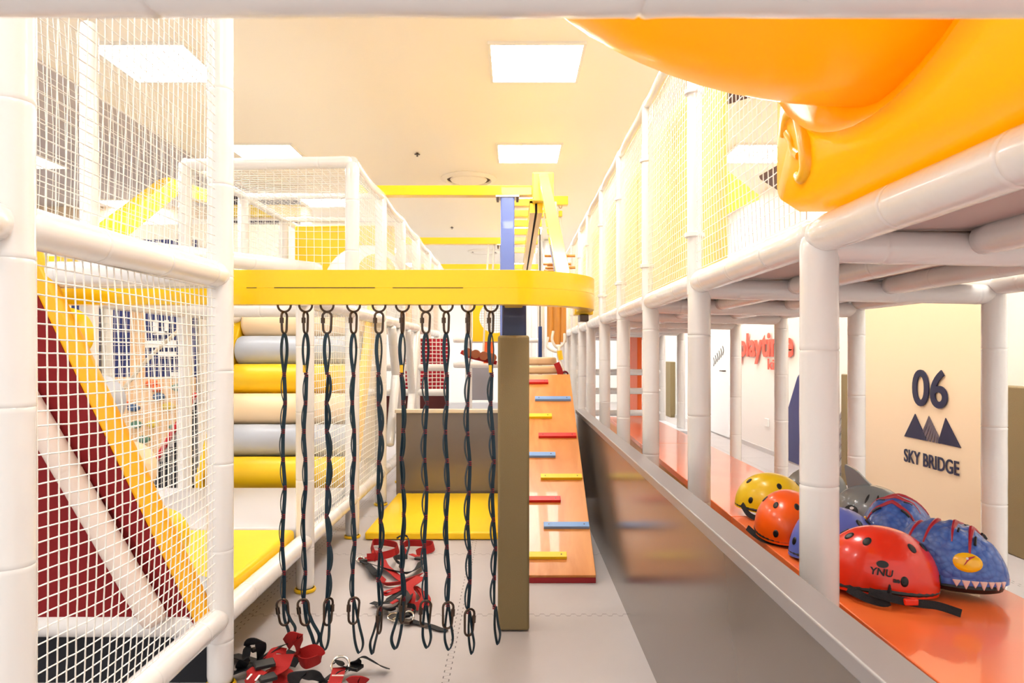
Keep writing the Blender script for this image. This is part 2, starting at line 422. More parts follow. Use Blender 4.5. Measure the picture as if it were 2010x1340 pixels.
# raised mat deck
MB().box((XI-.2, 2.66, .24), (XL-.05, 3.62, .33)).build('deck_mat', YMAT, lf, bevel=.02)
MB().box((-3.1, 3.64, .24), (XL-.05, 4.75, .33)).build('deck_mat', mat('light_grey_vinyl', (206, 204, 208), .4), lf, bevel=.015)
MB().box((XI, 2.6, 1.50), (XL, 2.62, 1.58)).build('deck_edge', VINYL, lf, smooth=False)

# ---- roll climbers
def roll_climber(name, label, org, run, up, axis, width, n, mats, rr, face, step):
    t = thing(name, org, label, 'roll climber')
    org = Vector(org); run = Vector(run); axis = Vector(axis)
    for i in range(n):
        c = org+run*i*step[0]+Vector((0, 0, up+i*step[1]))
        m = MB(); pts = []; rad = []
        for s_, q in ((0, .72), (.012, .9), (.035, 1.0)): pts.append(c+axis*s_); rad.append(rr*q)
        for k in range(1, 6): pts.append(c+axis*(width*k/6)); rad.append(rr*(1+random.uniform(-.008, .008)))
        for s_, q in ((.035, 1.0), (.012, .9), (0, .72)): pts.append(c+axis*(width-s_)); rad.append(rr*q)
        m.tube(pts, rr, 28, radii=rad); m.build('roll', mats[i % 3], t)
    return t
rc = roll_climber('roll_climber', 'wall of stacked yellow, cream and grey padded rolls behind the raised grey mat', (-2.2, 4.98, .3), (0, 1, 0), .09, (1, 0, 0), 1.0, 6, [YMAT, GREYV, CREAMV], .118, None, (.13, .222))
for xx in (-2.26, -1.2):
    poly = [(xx, 4.86, .27), (xx, 5.02, .27), (xx, 5.85, 1.7), (xx, 5.66, 1.7), (xx, 4.86, .36)]
    MB().prism(poly, (.06, 0, 0)).build('side_board', YMAT, rc, bevel=.015)
MB().prism([(-2.2, 5.06, .27), (-2.2, 5.2, .27), (-2.2, 5.85, 1.55), (-2.2, 5.72, 1.55)], (1.0, 0, 0)).build('backing', mat('backing_grey', (150, 150, 150), .7), rc, smooth=False)
rl = roll_climber('roll_climber', 'stepped roll climber with maroon side and yellow edge behind the near left net', (-1.25, 2.56, .19), (-1, 0, 0), .09, (0, 1, 0), .17, 5, [GREYV, YMAT, CREAMV], .105, None, (.125, .262))
# yellow edge band and maroon side
a = P(418, 1215, 2.53); b = P(62, 470, 2.53); d = (b-a).normalized(); nrm = Vector((d.z, 0, -d.x)); nrm = nrm if nrm.x > 0 else -nrm
MB().prism([a, a-nrm*.078, b-nrm*.078, b, ], (0, .05, 0)).build('edge_pad', mat('amber_vinyl', (255, 182, 10), .4), rl, bevel=.02)
a2 = a-nrm*.07; b2 = b-nrm*.07
MB().prism([a2, b2, Vector((b2.x-.35, 2.55, b2.z)), Vector((b2.x-.35, 2.55, .25)), Vector((a2.x, 2.55, .25))], (0, .012, 0)).build('side_panel', MAROON, rl, smooth=False)
part(pad_pipe(MB(), P(308, 1225, 2.50), P(20, 730, 2.50), off=.3, r=.045), 'brace', mat('beige_vinyl', (226, 208, 196), .4), rl)
MB().box((-3.0, 2.62, .0), (XL-.06, 2.64, .2)).build('skirt', DARKN, lf, smooth=False)

# ================================================================ RIGHT PLAY FRAME
XR = .78; XB = 1.92
def xb(z): return {2.89: 2.02, 3.91: 1.95, 1.755: 2.04, .75: 2.04}.get(z, 1.90)
ZR = [.75, 1.755, 2.89, 3.91, 4.88, 5.88, 6.93, 7.8, 8.8, 9.9, 11.0]
rf = thing('play_frame', (XR, 4, 0), 'white padded pipe two-storey play frame along the right of the lane', 'play structure')
def rp(mb, name, m=VINYL, **k): return mb.build(name, m, rf, angle=60, **k)
for i, z in enumerate(ZR):
    if i > 0: rp(pad_pipe(MB(), (XR, z, .01), (XR, z, 1.56), off=.16+.07*i, r=.047), 'post')
    if i > 0: rp(pad_pipe(MB(), (xb(z), z, .01), (xb(z), z, 1.52), off=.1+.09*i, r=.047), 'post')
    if i > 1: rp(MB().tube([(XR-.02, z, 1.5), (XR-.02, z, 2.66)], .031, 14), 'upper_post')
    if i > 1:
        for zz in (1.75, 2.35): MB().lathe([(.034, -.012), (.042, -.008), (.042, .008), (.034, .012)], (XR-.02, z, zz), n=14).build('clamp', VINYL, rf)
    rp(pad_pipe(MB(), (XR, z, 1.525), (xb(z), z, 1.50), off=.5, r=.042), 'cross_rail')
    if i < len(ZR)-1:
        b = ZR[i+1]
        rp(pad_pipe(MB(), (XR, z, 1.552), (XR, b, 1.552), off=.3, r=.047), 'deck_rail')
        rp(pad_pipe(MB(), (xb(z), z, 1.54), (xb(b), b, 1.54), off=.3, r=.042), 'deck_rail')
        for x in (1.17, 1.56):
            rp(pad_pipe(MB(), (x, z+.03, 1.535), (x, b-.03, 1.535), off=.4, r=.04), 'joist')
        MB().box((XR+.02, z, 1.565), (XB, b-.01, 1.60)).build('deck_board', mat('deck_mauve', (196, 180, 176), .6), rf, smooth=False)
        if i >= 1:
            zt = 2.66
            pts = cr([(XR-.02, z, zt+.01), (XR-.03, z+.2*(b-z), zt-.02), (XR-.04, (z+b)/2, zt-.03), (XR-.03, z+.8*(b-z), zt-.02), (XR-.02, b, zt+.01)], 4)
            if i > 1: rp(MB().tube(pts, .027, 12), 'top_rail')
            net('side_net', rf, (XR-.02, z+.03, 1.6), (0, b-z-.06, 0), (0, 0, 1.03), cell=.036 if i < 4 else .045, r=.0019, wob=.003, sag=-.02)
        if i >= 2:
            MB().box((XR+.10, z+.02, 1.6), (XR+.125, b-.02, 2.6)).build('cream_screen', mat('cream_screen_cloth', (255, 214, 112), .6), rf, smooth=False)
rp(MB().tube([(XR-.02, 1.755, 2.66), (XR-.02, 2.89, 2.66)], .027, 12), 'top_rail')
net('inner_net', rf, (XB, 1.8, 1.6), (0, 3.0, 0), (0, 0, 1.05), cell=.06, r=.0022, wob=.003)
for z in (.78, 1.02, .5):
    rp(pad_pipe(MB(), (XR+.02, 8.8, z), (XB, 8.8, z), off=.4, r=.04), 'cross_rail')
# net of the lower far bays
net('side_net', rf, (XR+.02, 7.84, .5), (0, .92, 0), (0, 0, 1.0), cell=.05, r=.0024)
net('side_net', rf, (XR+.02, 8.84, .5), (0, 1.0, 0), (0, 0, 1.0), cell=.05, r=.0024)
# ---- yellow moulded bubble window panel and dome
bp_ = thing('bubble_window', (.73, 1.2, 1.6), 'large glossy yellow moulded plastic bubble window panel above the orange bench', 'bubble panel')
XP = .70
ycs, zcs, RR = 1.22, 2.27, .575
def panel_mesh():
    mb = MB(); n = 56
    # outer outline (rounded rectangle in y,z) to circular hole ring
    y0, y1, z0, z1, rc_ = .5, 1.77, 1.605, 3.0, .06
    def outer(t):
        dy, dz = math.cos(t), math.sin(t); s = 1e9
        if dy > 1e-6: s = min(s, (y1-ycs)/dy)
        if dy < -1e-6: s = min(s, (y0-ycs)/dy)
        if dz > 1e-6: s = min(s, (z1-zcs)/dz)
        if dz < -1e-6: s = min(s, (z0-zcs)/dz)
        def inside(q):
            yy, zz = ycs+dy*q, zcs+dz*q
            ey, ez = min(yy-y0, y1-yy), min(zz-z0, z1-zz)
            if ey < 0 or ez < 0: return False
            return not (ey < rc_ and ez < rc_ and (rc_-ey)**2+(rc_-ez)**2 > rc_**2)
        lo_, hi_ = 0, s
        for _ in range(30):
            md_ = (lo_+hi_)/2
            if inside(md_): lo_ = md_
            else: hi_ = md_
        return ycs+dy*lo_, zcs+dz*lo_
    corners = [math.atan2(b_-zcs+e2_, a_-ycs+e1_) for a_ in (y0, y1) for b_ in (z0, z1) for e1_, e2_ in ((0, 0), (.02, 0), (-.02, 0), (0, .02), (0, -.02), (.04, 0), (-.04, 0), (0, .04), (0, -.04))]
    ts = sorted([2*PI*k/n-PI for k in range(n)]+corners)
    N = len(ts)
    rings = []
    for (kind, x) in (('o', XP+.11), ('o', XP+.02), ('o2', XP-.03), ('l3', XP-.035), ('l2', XP-.04), ('l1', XP-.065), ('l0', XP-.06), ('h', XP+.0), ('h2', XP+.01)):
        row = []
        for t_ in ts:
            oy, oz = outer(t_); dy, dz = math.cos(t_), math.sin(t_)
            ro = math.hypot(oy-ycs, oz-zcs)
            if kind == 'o': p = (x, oy, oz)
            elif kind == 'o2': p = (x, ycs+(oy-ycs)*(1-.03/ro), zcs+(oz-zcs)*(1-.03/ro))
            else:
                r_ = {'l3': RR+.05, 'l2': RR+.036, 'l1': RR+.022, 'l0': RR+.004, 'h': RR-.03, 'h2': RR-.12}[kind]
                p = (x, ycs+dy*min(r_, ro*.96), zcs+dz*min(r_, ro*.96))
            row.append(Vector(p))
        rings.append(row)
    for r_ in rings: mb.v += r_
    for i in range(len(rings)-1):
        for k in range(N):
            k2 = (k+1) % N; mb.f.append((i*N+k, i*N+k2, (i+1)*N+k2, (i+1)*N+k))
    return mb
panel_mesh().build('panel', PLAST, bp_, angle=60)
# dome
mb = MB(); nr, ns = 20, 48
DX = .84; RD = .548
for i in range(nr+1):
    th = PI/2*i/nr
    for k in range(ns):
        t_ = 2*PI*k/ns; rr = RD*math.cos(th); x = XP+.005-DX*math.sin(th)
        mb.v.append(Vector((x, ycs+rr*math.cos(t_), zcs+rr*math.sin(t_))))
for i in range(nr):
    for k in range(ns):
        k2 = (k+1) % ns; mb.f.append((i*ns+k, i*ns+k2, (i+1)*ns+k2, (i+1)*ns+k))
mb.build('dome', PLAST, bp_, angle=180)
# embossed spiral ornament on the panel corner
orn = [(1.71, 1.79, 0), (1.675, 1.83, 0), (1.62, 1.825, 0), (1.585, 1.78, 0), (1.565, 1.72, 0), (1.565, 1.675, 0), (1.60, 1.66, 0), (1.63, 1.675, 0)]
mbo = MB(); pts = cr([Vector((XP-.028, y, z)) for y, z, r in orn], 6); rads = [.034]*len(pts)
rads = [.009+.015*math.sin(PI*min(1, (i+1)/len(pts))) for i in range(len(pts))]
mbo.tube(pts, .03, 14, radii=rads).build('embossed_curl', PLASTS, bp_)
MB().tube(cr([Vector((XP-.03, y, z)) for y, z in ((1.68, 1.79), (1.655, 1.765), (1.64, 1.735), (1.61, 1.715))], 5), .011, 10).build('embossed_curl', PLASTS, bp_)
for y, z in ((1.17, 1.70),):
    MB().lathe([(.0, -.045), (.008, -.043), (.012, -.034), (.012, -.02)], (XP, y, z), ax='x', n=14).build('bolt', mat('cream_bolt', (255, 235, 200), .3), bp_)

# ================================================================ ORANGE BENCHES
bz = [(.45, 2.8), (2.8, 5.1), (5.1, 7.3)]
def bx0(y): return .835+.0235*y
labs = ['orange-topped wooden bench unit carrying the helmets, nearest of the run', 'orange-topped wooden bench unit in the middle of the run', 'orange-topped wooden bench unit at the far end of the run']
for (a, b), lb in zip(bz, labs):
    t = thing('bench', (1.1, (a+b)/2, 0), lb, 'bench', 'orange benches')
    xl0, xl1, xr0, xr1 = bx0(a), bx0(b), 1.36+.0118*a, 1.36+.0118*b
    MB().prism([(xl0-.012, a+.003, .555), (xr0, a+.003, .555), (xr1, b-.003, .555), (xl1-.012, b-.003, .555)], (0, 0, .035)).build('bench_top', BENCHT, t, smooth=True, bevel=.003)
    MB().prism([(xl0, a+.01, .0), (xr0-.02, a+.01, .0), (xr1-.02, b-.01, .0), (xl1, b-.01, .0)], (0, 0, .555)).build('bench_body', BENCHS, t, smooth=False)
BT = .59

# ================================================================ YELLOW TRACK, COLUMNS
tr = thing('track_beam', (-.5, 2.75, 1.5), 'long yellow steel overhead beam with curved right end carrying the hanging straps', 'track beam')
ZB0, ZB1 = 1.448, 1.585
R_ = .37; cx0 = -.04
path = [(-1.82, 2.765), (cx0, 2.765)]
arc = [(cx0+R_*math.sin(a_), 2.765+R_*(1-math.cos(a_))) for a_ in [PI/2*k/14 for k in range(1, 15)]]
path = path[:1]+[(-1.2, 2.765), (-.6, 2.765)]+path[1:]+arc+[(cx0+R_, 3.3)]
def sweep_rect(pth, w_, za, zb):
    mb = MB(); N = len(pth)
    for i, (x, y) in enumerate(pth):
        d_ = Vector((pth[min(i+1, N-1)][0]-pth[max(i-1, 0)][0], pth[min(i+1, N-1)][1]-pth[max(i-1, 0)][1], 0)).normalized()
        nn = Vector((-d_.y, d_.x, 0)); p = Vector((x, y, 0))
        for s_, z_ in ((-1, za), (1, za), (1, zb), (-1, zb)): mb.v.append(p+nn*(s_*w_/2)+Vector((0, 0, z_)))
    for i in range(N-1):
        for k in range(4):
            k2 = (k+1) % 4; mb.f.append((i*4+k, i*4+k2, i*4+4+k2, i*4+4+k))
    mb.f.append((3, 2, 1, 0)); e = (N-1)*4; mb.f.append((e, e+1, e+2, e+3)); return mb
sweep_rect(path, .07, ZB0, 1.514).build('lower_beam', YEL, tr, bevel=.0008)
sweep_rect(path, .07, 1.5141, ZB1).build('upper_beam', YEL, tr, bevel=.0008)
MB().box((cx0+R_-.042, 3.24, ZB0-.012), (cx0+R_+.046, 3.34, ZB1+.006)).build('end_bracket', YEL, tr, bevel=.006)
MB().box((cx0+R_-.02, 3.2, ZB0-.045), (cx0+R_+.02, 3.3, ZB0-.012)).build('stop_plate', GUN, tr, bevel=.004)
MB().prism([(-.95, 2.7285, 1.5125), (-.55, 2.7285, 1.5125), (-.55, 2.7285, 1.5155), (-.95, 2.7285, 1.5155)], (0, .002, 0)).build('seam', BLACK, tr, smooth=False)
MB().prism([(-1.06, 2.7285, 1.5125), (-1.02, 2.7285, 1.5125), (-1.02, 2.7285, 1.515), (-1.06, 2.7285, 1.515)], (0, .002, 0)).build('seam', BLACK, tr, smooth=False)
MB().prism([(-.48, 2.7285, 1.5125), (-.2, 2.7285, 1.5125), (-.2, 2.7285, 1.515), (-.48, 2.7285, 1.515)], (0, .002, 0)).build('seam', BLACK, tr, smooth=False)
sx_top = [558, 600, 642, 694, 744, 790, 836, 876, 919, 964]
ZS = 2.765
for sx in sx_top:
    c = P(sx, 599, ZS); r = .026
    pts = [c+Vector((r*.95, 0, .012))]+[c+Vector((r*math.cos(a_), 0, r*math.sin(a_))) for a_ in [-PI*k/12 for k in range(13)]]+[c+Vector((-r*.95, 0, .012))]
    MB().tube(pts, .0045, 10).build('hanging_ring', GUN, tr)

# padded column under it
cl = thing('column', (0, 3.18, 0), 'square navy steel column with khaki padded sleeve standing below the beam end', 'column')
MB().box((-.052, 3.12, 0), (.058, 3.23, 1.62)).build('steel_post', NAVY, cl, bevel=.006)
MB().box((-.071, 3.096, 0.005), (.071, 3.25, 1.335)).build('padded_sleeve', KHAKI, cl, bevel=.012)
MB().box((-.04, 2.80, 1.46), (.04, 3.13, 1.57)).build('bracket', YEL, cl, bevel=.004)

# high cross beams on blue posts
ups = thing('gantry', (-.05, 5.8, 0), 'nearest overhead gantry of one yellow crossbeam on a blue steel post', 'gantry', 'yellow and blue gantries')
def gantry(t, y, x0, x1, zt, post=True, px_=None):
    MB().box((x0, y-.05, zt-.04), (x1, y+.05, zt+.042)).build('crossbeam', YEL, t, bevel=.004)
    xx = px_
    MB().box((xx-.058, y-.058, 0), (xx+.058, y+.058, zt-.045)).build('steel_post', BLUE, t, bevel=.01)
    MB().box((xx-.1, y-.07, zt-.06), (xx+.1, y+.07, zt-.042)).build('mounting_plate', STEEL, t, bevel=.003)
    for s_ in (-1, 1): MB().tube([(xx+s_*.082, y-.05, zt-.1), (xx+s_*.082, y-.05, zt-.055)], .01, 8).build('bolt', GUN, t)
gantry(ups, 5.8, -1.3, .22, 2.62, px_=-.05)
g2 = thing('gantry', (-.05, 8.6, 0), 'second overhead gantry, yellow crossbeam seen behind the nearest blue post', 'gantry', 'yellow and blue gantries'); gantry(g2, 8.6, -1.35, .3, 2.66, px_=-.11)
g3 = thing('gantry', (-.05, 11.2, 0), 'farthest overhead gantry, thin yellow crossbeam just above the strap beam', 'gantry', 'yellow and blue gantries'); gantry(g3, 11.2, -1.5, .4, 2.67, px_=-.15)
# sloping + level track
st = thing('zip_track', (.25, 5.7, 2.6), 'steep yellow zip-line track rising behind the beam end then running back level', 'overhead track')
A = Vector((.275, 3.5, 1.52)); B = Vector((.245, 5.7, 2.73)); d = (B-A).normalized(); upn = Vector((0, -d.z, d.y))
mb = MB()
for p in (A, B):
    for sx_, su in ((-1, -1), (1, -1), (1, 1), (-1, 1)): mb.v.append(p+Vector((sx_*.04, 0, 0))+upn*su*.03)
mb.f = [(0, 1, 5, 4), (1, 2, 6, 5), (2, 3, 7, 6), (3, 0, 4, 7), (0, 3, 2, 1), (4, 5, 6, 7)]
mb.build('rising_beam', mat('lit_yellow_steel', (255, 232, 110), .15, coat=.8), st, bevel=.005)  # paler copy of the yellow steel, light on the beam put into the colour
MB().box((.155, 5.62, 2.50), (.33, 5.74, 2.74)).build('joint_bracket', mat('yellow_bracket', (255, 225, 90), .3), st, bevel=.012)
mb = MB()
for x0, x1 in ((.135, .178), (.197, .24)): mb.box((x0, 5.7, 2.42), (x1, 12, 2.52))
mb.box((.135, 5.7, 2.50), (.24, 12, 2.54)); mb.build('level_rail', YEL, st, smooth=False)
MB().box((.178, 5.72, 2.44), (.197, 11.9, 2.50)).build('rail_slot', DARKN, st, smooth=False)
for k, (y, zz) in enumerate(((6.4, 2.66), (6.9, 2.66), (7.4, 2.66), (7.9, 2.66), (9.3, 2.66))):
    MB().box((-.05, y-.04, zz-.04), (.3, y+.04, zz+.03)).build('hanger_arm', YEL, st, bevel=.004)
    MB().box((.165, y-.03, 2.54), (.21, y+.03, zz-.03)).build('hanger', YEL, st, smooth=False)
    MB().tube([(.0, y, zz-.08), (.0, y, zz-.035)], .009, 8).build('bolt', GUN, st)
MB().box((.3, 6.3, 2.62), (.50, 6.38, 2.70)).build('side_arm', YEL, st, bevel=.004)

# ================================================================ RAMP
ra = thing('climbing_ramp', (.2, 4.6, 0), 'sloping plywood ramp with staggered red, blue and yellow foot slats', 'climbing ramp')
RA = Vector((-.08, 3.75, .045)); RB = Vector((-.08, 5.5, 1.09)); W_ = .53
dv = (RB-RA).normalized(); nv_ = Vector((0, -dv.z, dv.y))
def ramp_box(x0, x1, s0, s1, h0, h1):
    mb = MB()
    for x in (x0, x1):
        for s_ in (s0, s1):
            for h_ in (h0, h1): mb.v.append(Vector((x, 0, 0))+Vector((0, RA.y, RA.z))+dv*s_+nv_*h_)
    mb.f = [(0, 1, 3, 2), (4, 6, 7, 5), (0, 4, 5, 1), (2, 3, 7, 6), (0, 2, 6, 4), (1, 5, 7, 3)]
    return mb
L_ = (RB-RA).length
ramp_box(-.08, .45, 0, L_, -.022, 0).build('board', PLY, ra, bevel=.003)
MB().box((-.08, 3.755, .0), (.45, 3.80, .03)).build('base_pad', mat('dark_red_pad', (150, 20, 30), .6), ra, bevel=.003)
for xx in (-.07, .40): MB().prism([(xx, 3.85, .005), (xx, 5.48, .005), (xx, 5.48, 1.04), (xx, 3.9, .09)], (.03, 0, 0)).build('side_frame', BIRCH, ra, smooth=False)
slats = [(1040, 1112, 1090, 'y'), (1067, 1156, 1031, 'b'), (1035, 1100, 980, 'r'), (1061, 1142, 936, 'y'), (1035, 1090, 893, 'b'), (1057, 1131, 855, 'r'), (1035, 1083, 817, 'y'), (1050, 1120, 783, 'b'), (1035, 1076, 750, 'r')]
SM = {'y': mat('slat_yellow', (245, 205, 15), .4), 'b': mat('slat_blue', (120, 160, 215), .4), 'r': mat('slat_red', (215, 30, 30), .4)}
for x0, x1, py, c in slats:
    # intersect pixel row with ramp plane
    k = (CY-py)/F; # z_h = H + k*y ; ramp: z = RA.z + (y-RA.y)*m
    m_ = dv.z/dv.y; y = (RA.z-RA.y*m_-H)/(k-m_); s_ = (y-RA.y)/dv.y
    X1 = (x1-CX)*y/F; X0 = X1-.26 if x0 == 1035 or x0 == 1040 else (x0-CX)*y/F
    X0 = max(X0, -.075)
    o = ramp_box(X0, X1, s_-.028, s_+.012, .0, .02).build('slat', SM[c], ra, bevel=.002)
    for xx in (X0+.03, X1-.03):
        cc = Vector((xx, RA.y, RA.z))+dv*(s_-.008)+nv_*.0205
        MB().tube([cc-nv_*.002, cc+nv_*.001], .004, 8).build('screw', GUN, o)

# yellow floor mats in the lane
m0 = FP(705, 1050, .05); 
MB_ = MB().prism([(-1.0, 4.62, .004), (-.02, 4.62, .004), (-.02, 5.93, .004), (-1.0, 5.93, .004)], (0, 0, .05))
tag(MB_.build('floor_mat', YMAT, None, bevel=.012), 'bright yellow padded floor mat lying in front of the low grey end panel', 'floor mat')

# ================================================================ HANGING STRAPS
cb_def = [  # top x, bottom carabiner centre, loop bottom (x,y), carabiner yaw, wave side
    (558, (556, 1201), (572, 1252), .25, -1), (600, (597, 1201), (619, 1266), .2, -1), (642, (644, 1200), (637, 1276), .9, 1),
    (694, (694, 1198), (705, 1281), .2, -1), (744, (745, 1216), (731, 1283), 1.35, 1), (790, (790, 1196), (776, 1273), 1.3, 1),
    (836, (835, 1204), (838, 1271), .05, -1), (876, (879, 1207), (881, 1275), .15, -1), (919, (921, 1221), (926, 1283), .5, -1), (964, None, (977, 1264), 0, -1)]
top_yaw = [1.25, 1.35, .15, 1.0, .5, 1.45, .5, 1.0, 1.4, 1.05]
def carabiner(parent, c, yaw, tilt=0, Lh=.062, Wd=.035, name='carabiner', flip=1):
    pts = []; r = Wd/2
    R3 = Matrix.Rotation(yaw, 3, 'Z')@Matrix.Rotation(tilt, 3, 'Y')
    hh = Lh/2-r+.012
    for k in range(9): a_ = PI*k/8; pts.append(Vector((r*math.cos(a_), 0, hh+r*math.sin(a_))))
    for k in range(9): a_ = PI+PI*k/8; pts.append(Vector((r*.85*math.cos(a_), 0, -hh+r*math.sin(a_))))
    o = MB().tube([c+R3@p for p in pts], .0048, 10, closed=True).build(name, GUN, parent)
    g = [Vector((-flip*r*.94, 0, hh*f_)) for f_ in (.75, .3, -.1)]
    MB().tube([c+R3@g[0], c+R3@g[2]], .0085, 8).build('locking_sleeve', GUN, o)
    return o
words = ['leftmost of the ten', 'second from the left', 'third from the left', 'fourth from the left', 'fifth from the left', 'sixth from the left', 'seventh from the left', 'third from the column', 'second from the column', 'nearest the khaki column']
for si, (tx, cbp, lb, yaw, side) in enumerate(cb_def):
    top = P(tx, 615, ZS)
    t = thing('strap_lanyard', P(tx, 600, ZS), 'dark teal looped strap hanging from the yellow beam, '+words[si], 'hanging strap', 'hanging daisy-chain straps')
    ty = top_yaw[si]
    carabiner(t, P(tx, 633, ZS), ty, Lh=.062)
    st_ = P(tx, 652, ZS)
    end = P(cbp[0], cbp[1]-22, ZS) if cbp else P(972, 1190, ZS)
    ang = .35+random.uniform(-.3, .5); sdir = Vector((math.cos(ang), math.sin(ang), 0))
    wid = .0145
    # first long loop: two legs spread
    s1 = st_; s2 = P(tx+(end.x/ZS*F+CX-tx)*.12, 735, ZS)
    lp = []
    for s_ in (-1, 1):
        pts = cr([s1, s1+Vector((s_*.007, .004*s_, -.03)), (s1+s2)/2+Vector((s_*.009, s_*.006, 0)), s2+Vector((0, .002*s_, 0))], 5)
        MB().ribbon(pts, wid, Vector((math.cos(ang+.8*s_), math.sin(ang+.8*s_), 0)), .0022).build('top_loop', TEAL, t, angle=60)
    # main webbing (slightly waving) and outer loops
    N = 8; nodes = []
    for k in range(N+1):
        f_ = k/N; p = s2.lerp(end, f_)+Vector((.005*math.sin(k*1.9+si), 0, 0)); nodes.append(p)
    main = cr(nodes, 5)
    tw = [Vector((math.cos(ang+.5*math.sin(i*.12+si)), math.sin(ang+.5*math.sin(i*.12+si)), 0)) for i in range(len(main))]
    MB().ribbon(main, wid, tw, .0026).build('webbing', TEAL, t, angle=60)
    amp = random.choice([.007, .009, .012])
    outer_pts = []
    for k in range(N):
        a_, b_ = nodes[k], nodes[k+1]
        for j in range(8):
            f_ = j/8; p = a_.lerp(b_, f_); outer_pts.append(p+Vector((side*(.003+amp*math.sin(PI*f_)**.8), -.003-.004*math.sin(PI*f_), 0)))
    outer_pts.append(nodes[-1])
    tw2 = [Vector((side*math.cos(1.1), math.sin(1.1), 0)) for i in range(len(outer_pts))]
    MB().ribbon(outer_pts, wid*.9, tw2, .0024).build('sewn_loops', TEAL, t, angle=60)
    for k in range(N+1):
        p = nodes[k]
        if k == 0 or k == N or True:
            mb = MB()
            for q in (-.007, 0, .007): mb.box(p+Vector((-.007, -.0075, q-.0013)), p+Vector((.007, .002, q+.0013)))
            mb.build('bar_tack', REDT, t, smooth=False)
    if si in (1, 5, 9):
        q = P(tx, 722, ZS)
        MB().box(q+Vector((-.009, -.008, -.018)), q+Vector((.003, -.006, .012))).build('yellow_tag', FOOT, t, smooth=False)
    # lower: carabiner + tail loop
    if cbp: carabiner(t, P(cbp[0], cbp[1], ZS-.004), yaw, tilt=-.12 if si in (0, 1) else .05, Lh=.082, Wd=.042, flip=(-1 if si in (2, 7, 8) else 1))
    e2 = P(lb[0], lb[1], ZS); sp_ = .012 if si in (4, 8, 9) else .020
    tail = cr([end, end.lerp(e2, .45)+Vector((-sp_*.6, .003, 0)), e2+Vector((-sp_*.8, .002, .04)), e2+Vector((0, 0, .0)), e2+Vector((sp_*.8, -.002, .04)), end.lerp(e2, .45)+Vector((sp_*.6, -.003, 0)), end+Vector((.003, -.003, 0))], 7)
    a2_ = 1.1+random.uniform(-.2, .2)
    MB().ribbon(tail, wid, Vector((math.cos(a2_), math.sin(a2_), 0)), .0026).build('tail_loop', TEAL, t, angle=60)

# ================================================================ HARNESSES ON THE FLOOR
UP = Vector((0, 0, 1))
def strap(t, pts, m, w=.042, stand=0.0, name='webbing', n=7, th=.0035):
    """pts: (px, py, Z). stand: 0 flat .. 1 on edge"""
    P3 = []
    for q in pts:
        P3.append(FP(q[0], q[1], q[2]))
    c = cr(P3, n); sides = []
    for i in range(len(c)):
        d_ = (c[min(i+1, len(c)-1)]-c[max(i-1, 0)]).normalized(); s_ = d_.cross(UP)
        s_ = s_.normalized() if s_.length > 1e-4 else Vector((1, 0, 0))
        st2 = stand if not callable(stand) else stand(i/len(c))
        sides.append((s_*(1-st2)+UP*st2).normalized())
    # keep above the floor
    for i, p in enumerate(c):
        lo = abs(sides[i].z)*w/2+.003
        if p.z < lo: c[i] = Vector((p.x, p.y, lo))
    return MB().ribbon(c, w, sides, th).build(name, m, t, angle=60)
def ring(t, px, py, Z, r, tilt=.6, yaw=0, m=STEEL, name='steel_ring', sq=1.0):
    c = FP(px, py, Z); R3 = Matrix.Rotation(yaw, 3, 'Z')@Matrix.Rotation(tilt, 3, 'X'); pts = [c+R3@Vector((r*math.cos(a_), r*sq*math.sin(a_), 0)) for a_ in [2*PI*k/24 for k in range(24)]]
    return MB().tube(pts, .0045, 8, closed=True).build(name, m, t)
def buckle(t, px, py, Z, yaw=0, s=.022, m=BLACK):
    c = FP(px, py, Z); R3 = Matrix.Rotation(yaw, 3, 'Z')
    return MB().box(c+Vector((-s, -s*.8, -.006)), c+Vector((s, s*.8, .008)), R3, c).build('buckle', m, t, bevel=.003)
hb = thing('climbing_harness', FP(800, 1150), 'red and black climbing harness spread on the floor in front of the yellow mat', 'harness')
strap(hb, [(738, 1096, .02), (731, 1078, .03), (733, 1064, .03), (765, 1066, .03), (781, 1072, .03), (776, 1084, .02), (750, 1092, .02), (720, 1097, .015)], REDW, .045, .8)
strap(hb, [(797, 1088, .02), (790, 1074, .03), (800, 1066, .03), (830, 1066, .03), (850, 1068, .03), (848, 1076, .03), (826, 1083, .02), (818, 1088, .02)], REDW, .045, .8)
strap(hb, [(738, 1080, .04), (736, 1087, .03), (742, 1091, .012)], REDW, .04, .2)
strap(hb, [(745, 1091, .015), (716, 1096, .02), (704, 1097, .02)], REDW, .03, .1)
strap(hb, [(806, 1087, .025), (822, 1093, .02), (830, 1098, .02)], REDW, .035, .1)
ring(hb, 707, 1098, .02, .022, .4); buckle(hb, 713, 1100, .02, .4); buckle(hb, 822, 1096, .03, -.3)
strap(hb, [(712, 1102, .02), (728, 1112, .03), (740, 1126, .02), (736, 1124, .04), (722, 1108, .04)], BLKW, .035, .2)
strap(hb, [(722, 1104, .03), (748, 1113, .03), (775, 1120, .03), (800, 1124, .03), (820, 1114, .03), (828, 1100, .03)], BLKW, .055, .35)
strap(hb, [(800, 1092, .03), (778, 1094, .03), (776, 1100, .04), (786, 1106, .03), (786, 1116, .02)], BLKW, .03, .6)
strap(hb, [(750, 1098, .02), (756, 1110, .03), (770, 1122, .03), (786, 1136, .02), (792, 1140, .02)], REDW, .045, .1)
strap(hb, [(752, 1132, .02), (748, 1142, .02), (762, 1146, .02), (790, 1142, .03), (810, 1134, .05), (826, 1128, .05)], REDW, .045, .45)
strap(hb, [(828, 1132, .06), (812, 1142, .07), (800, 1152, .07), (804, 1168, .06), (802, 1186, .03)], REDW, .06, .05)
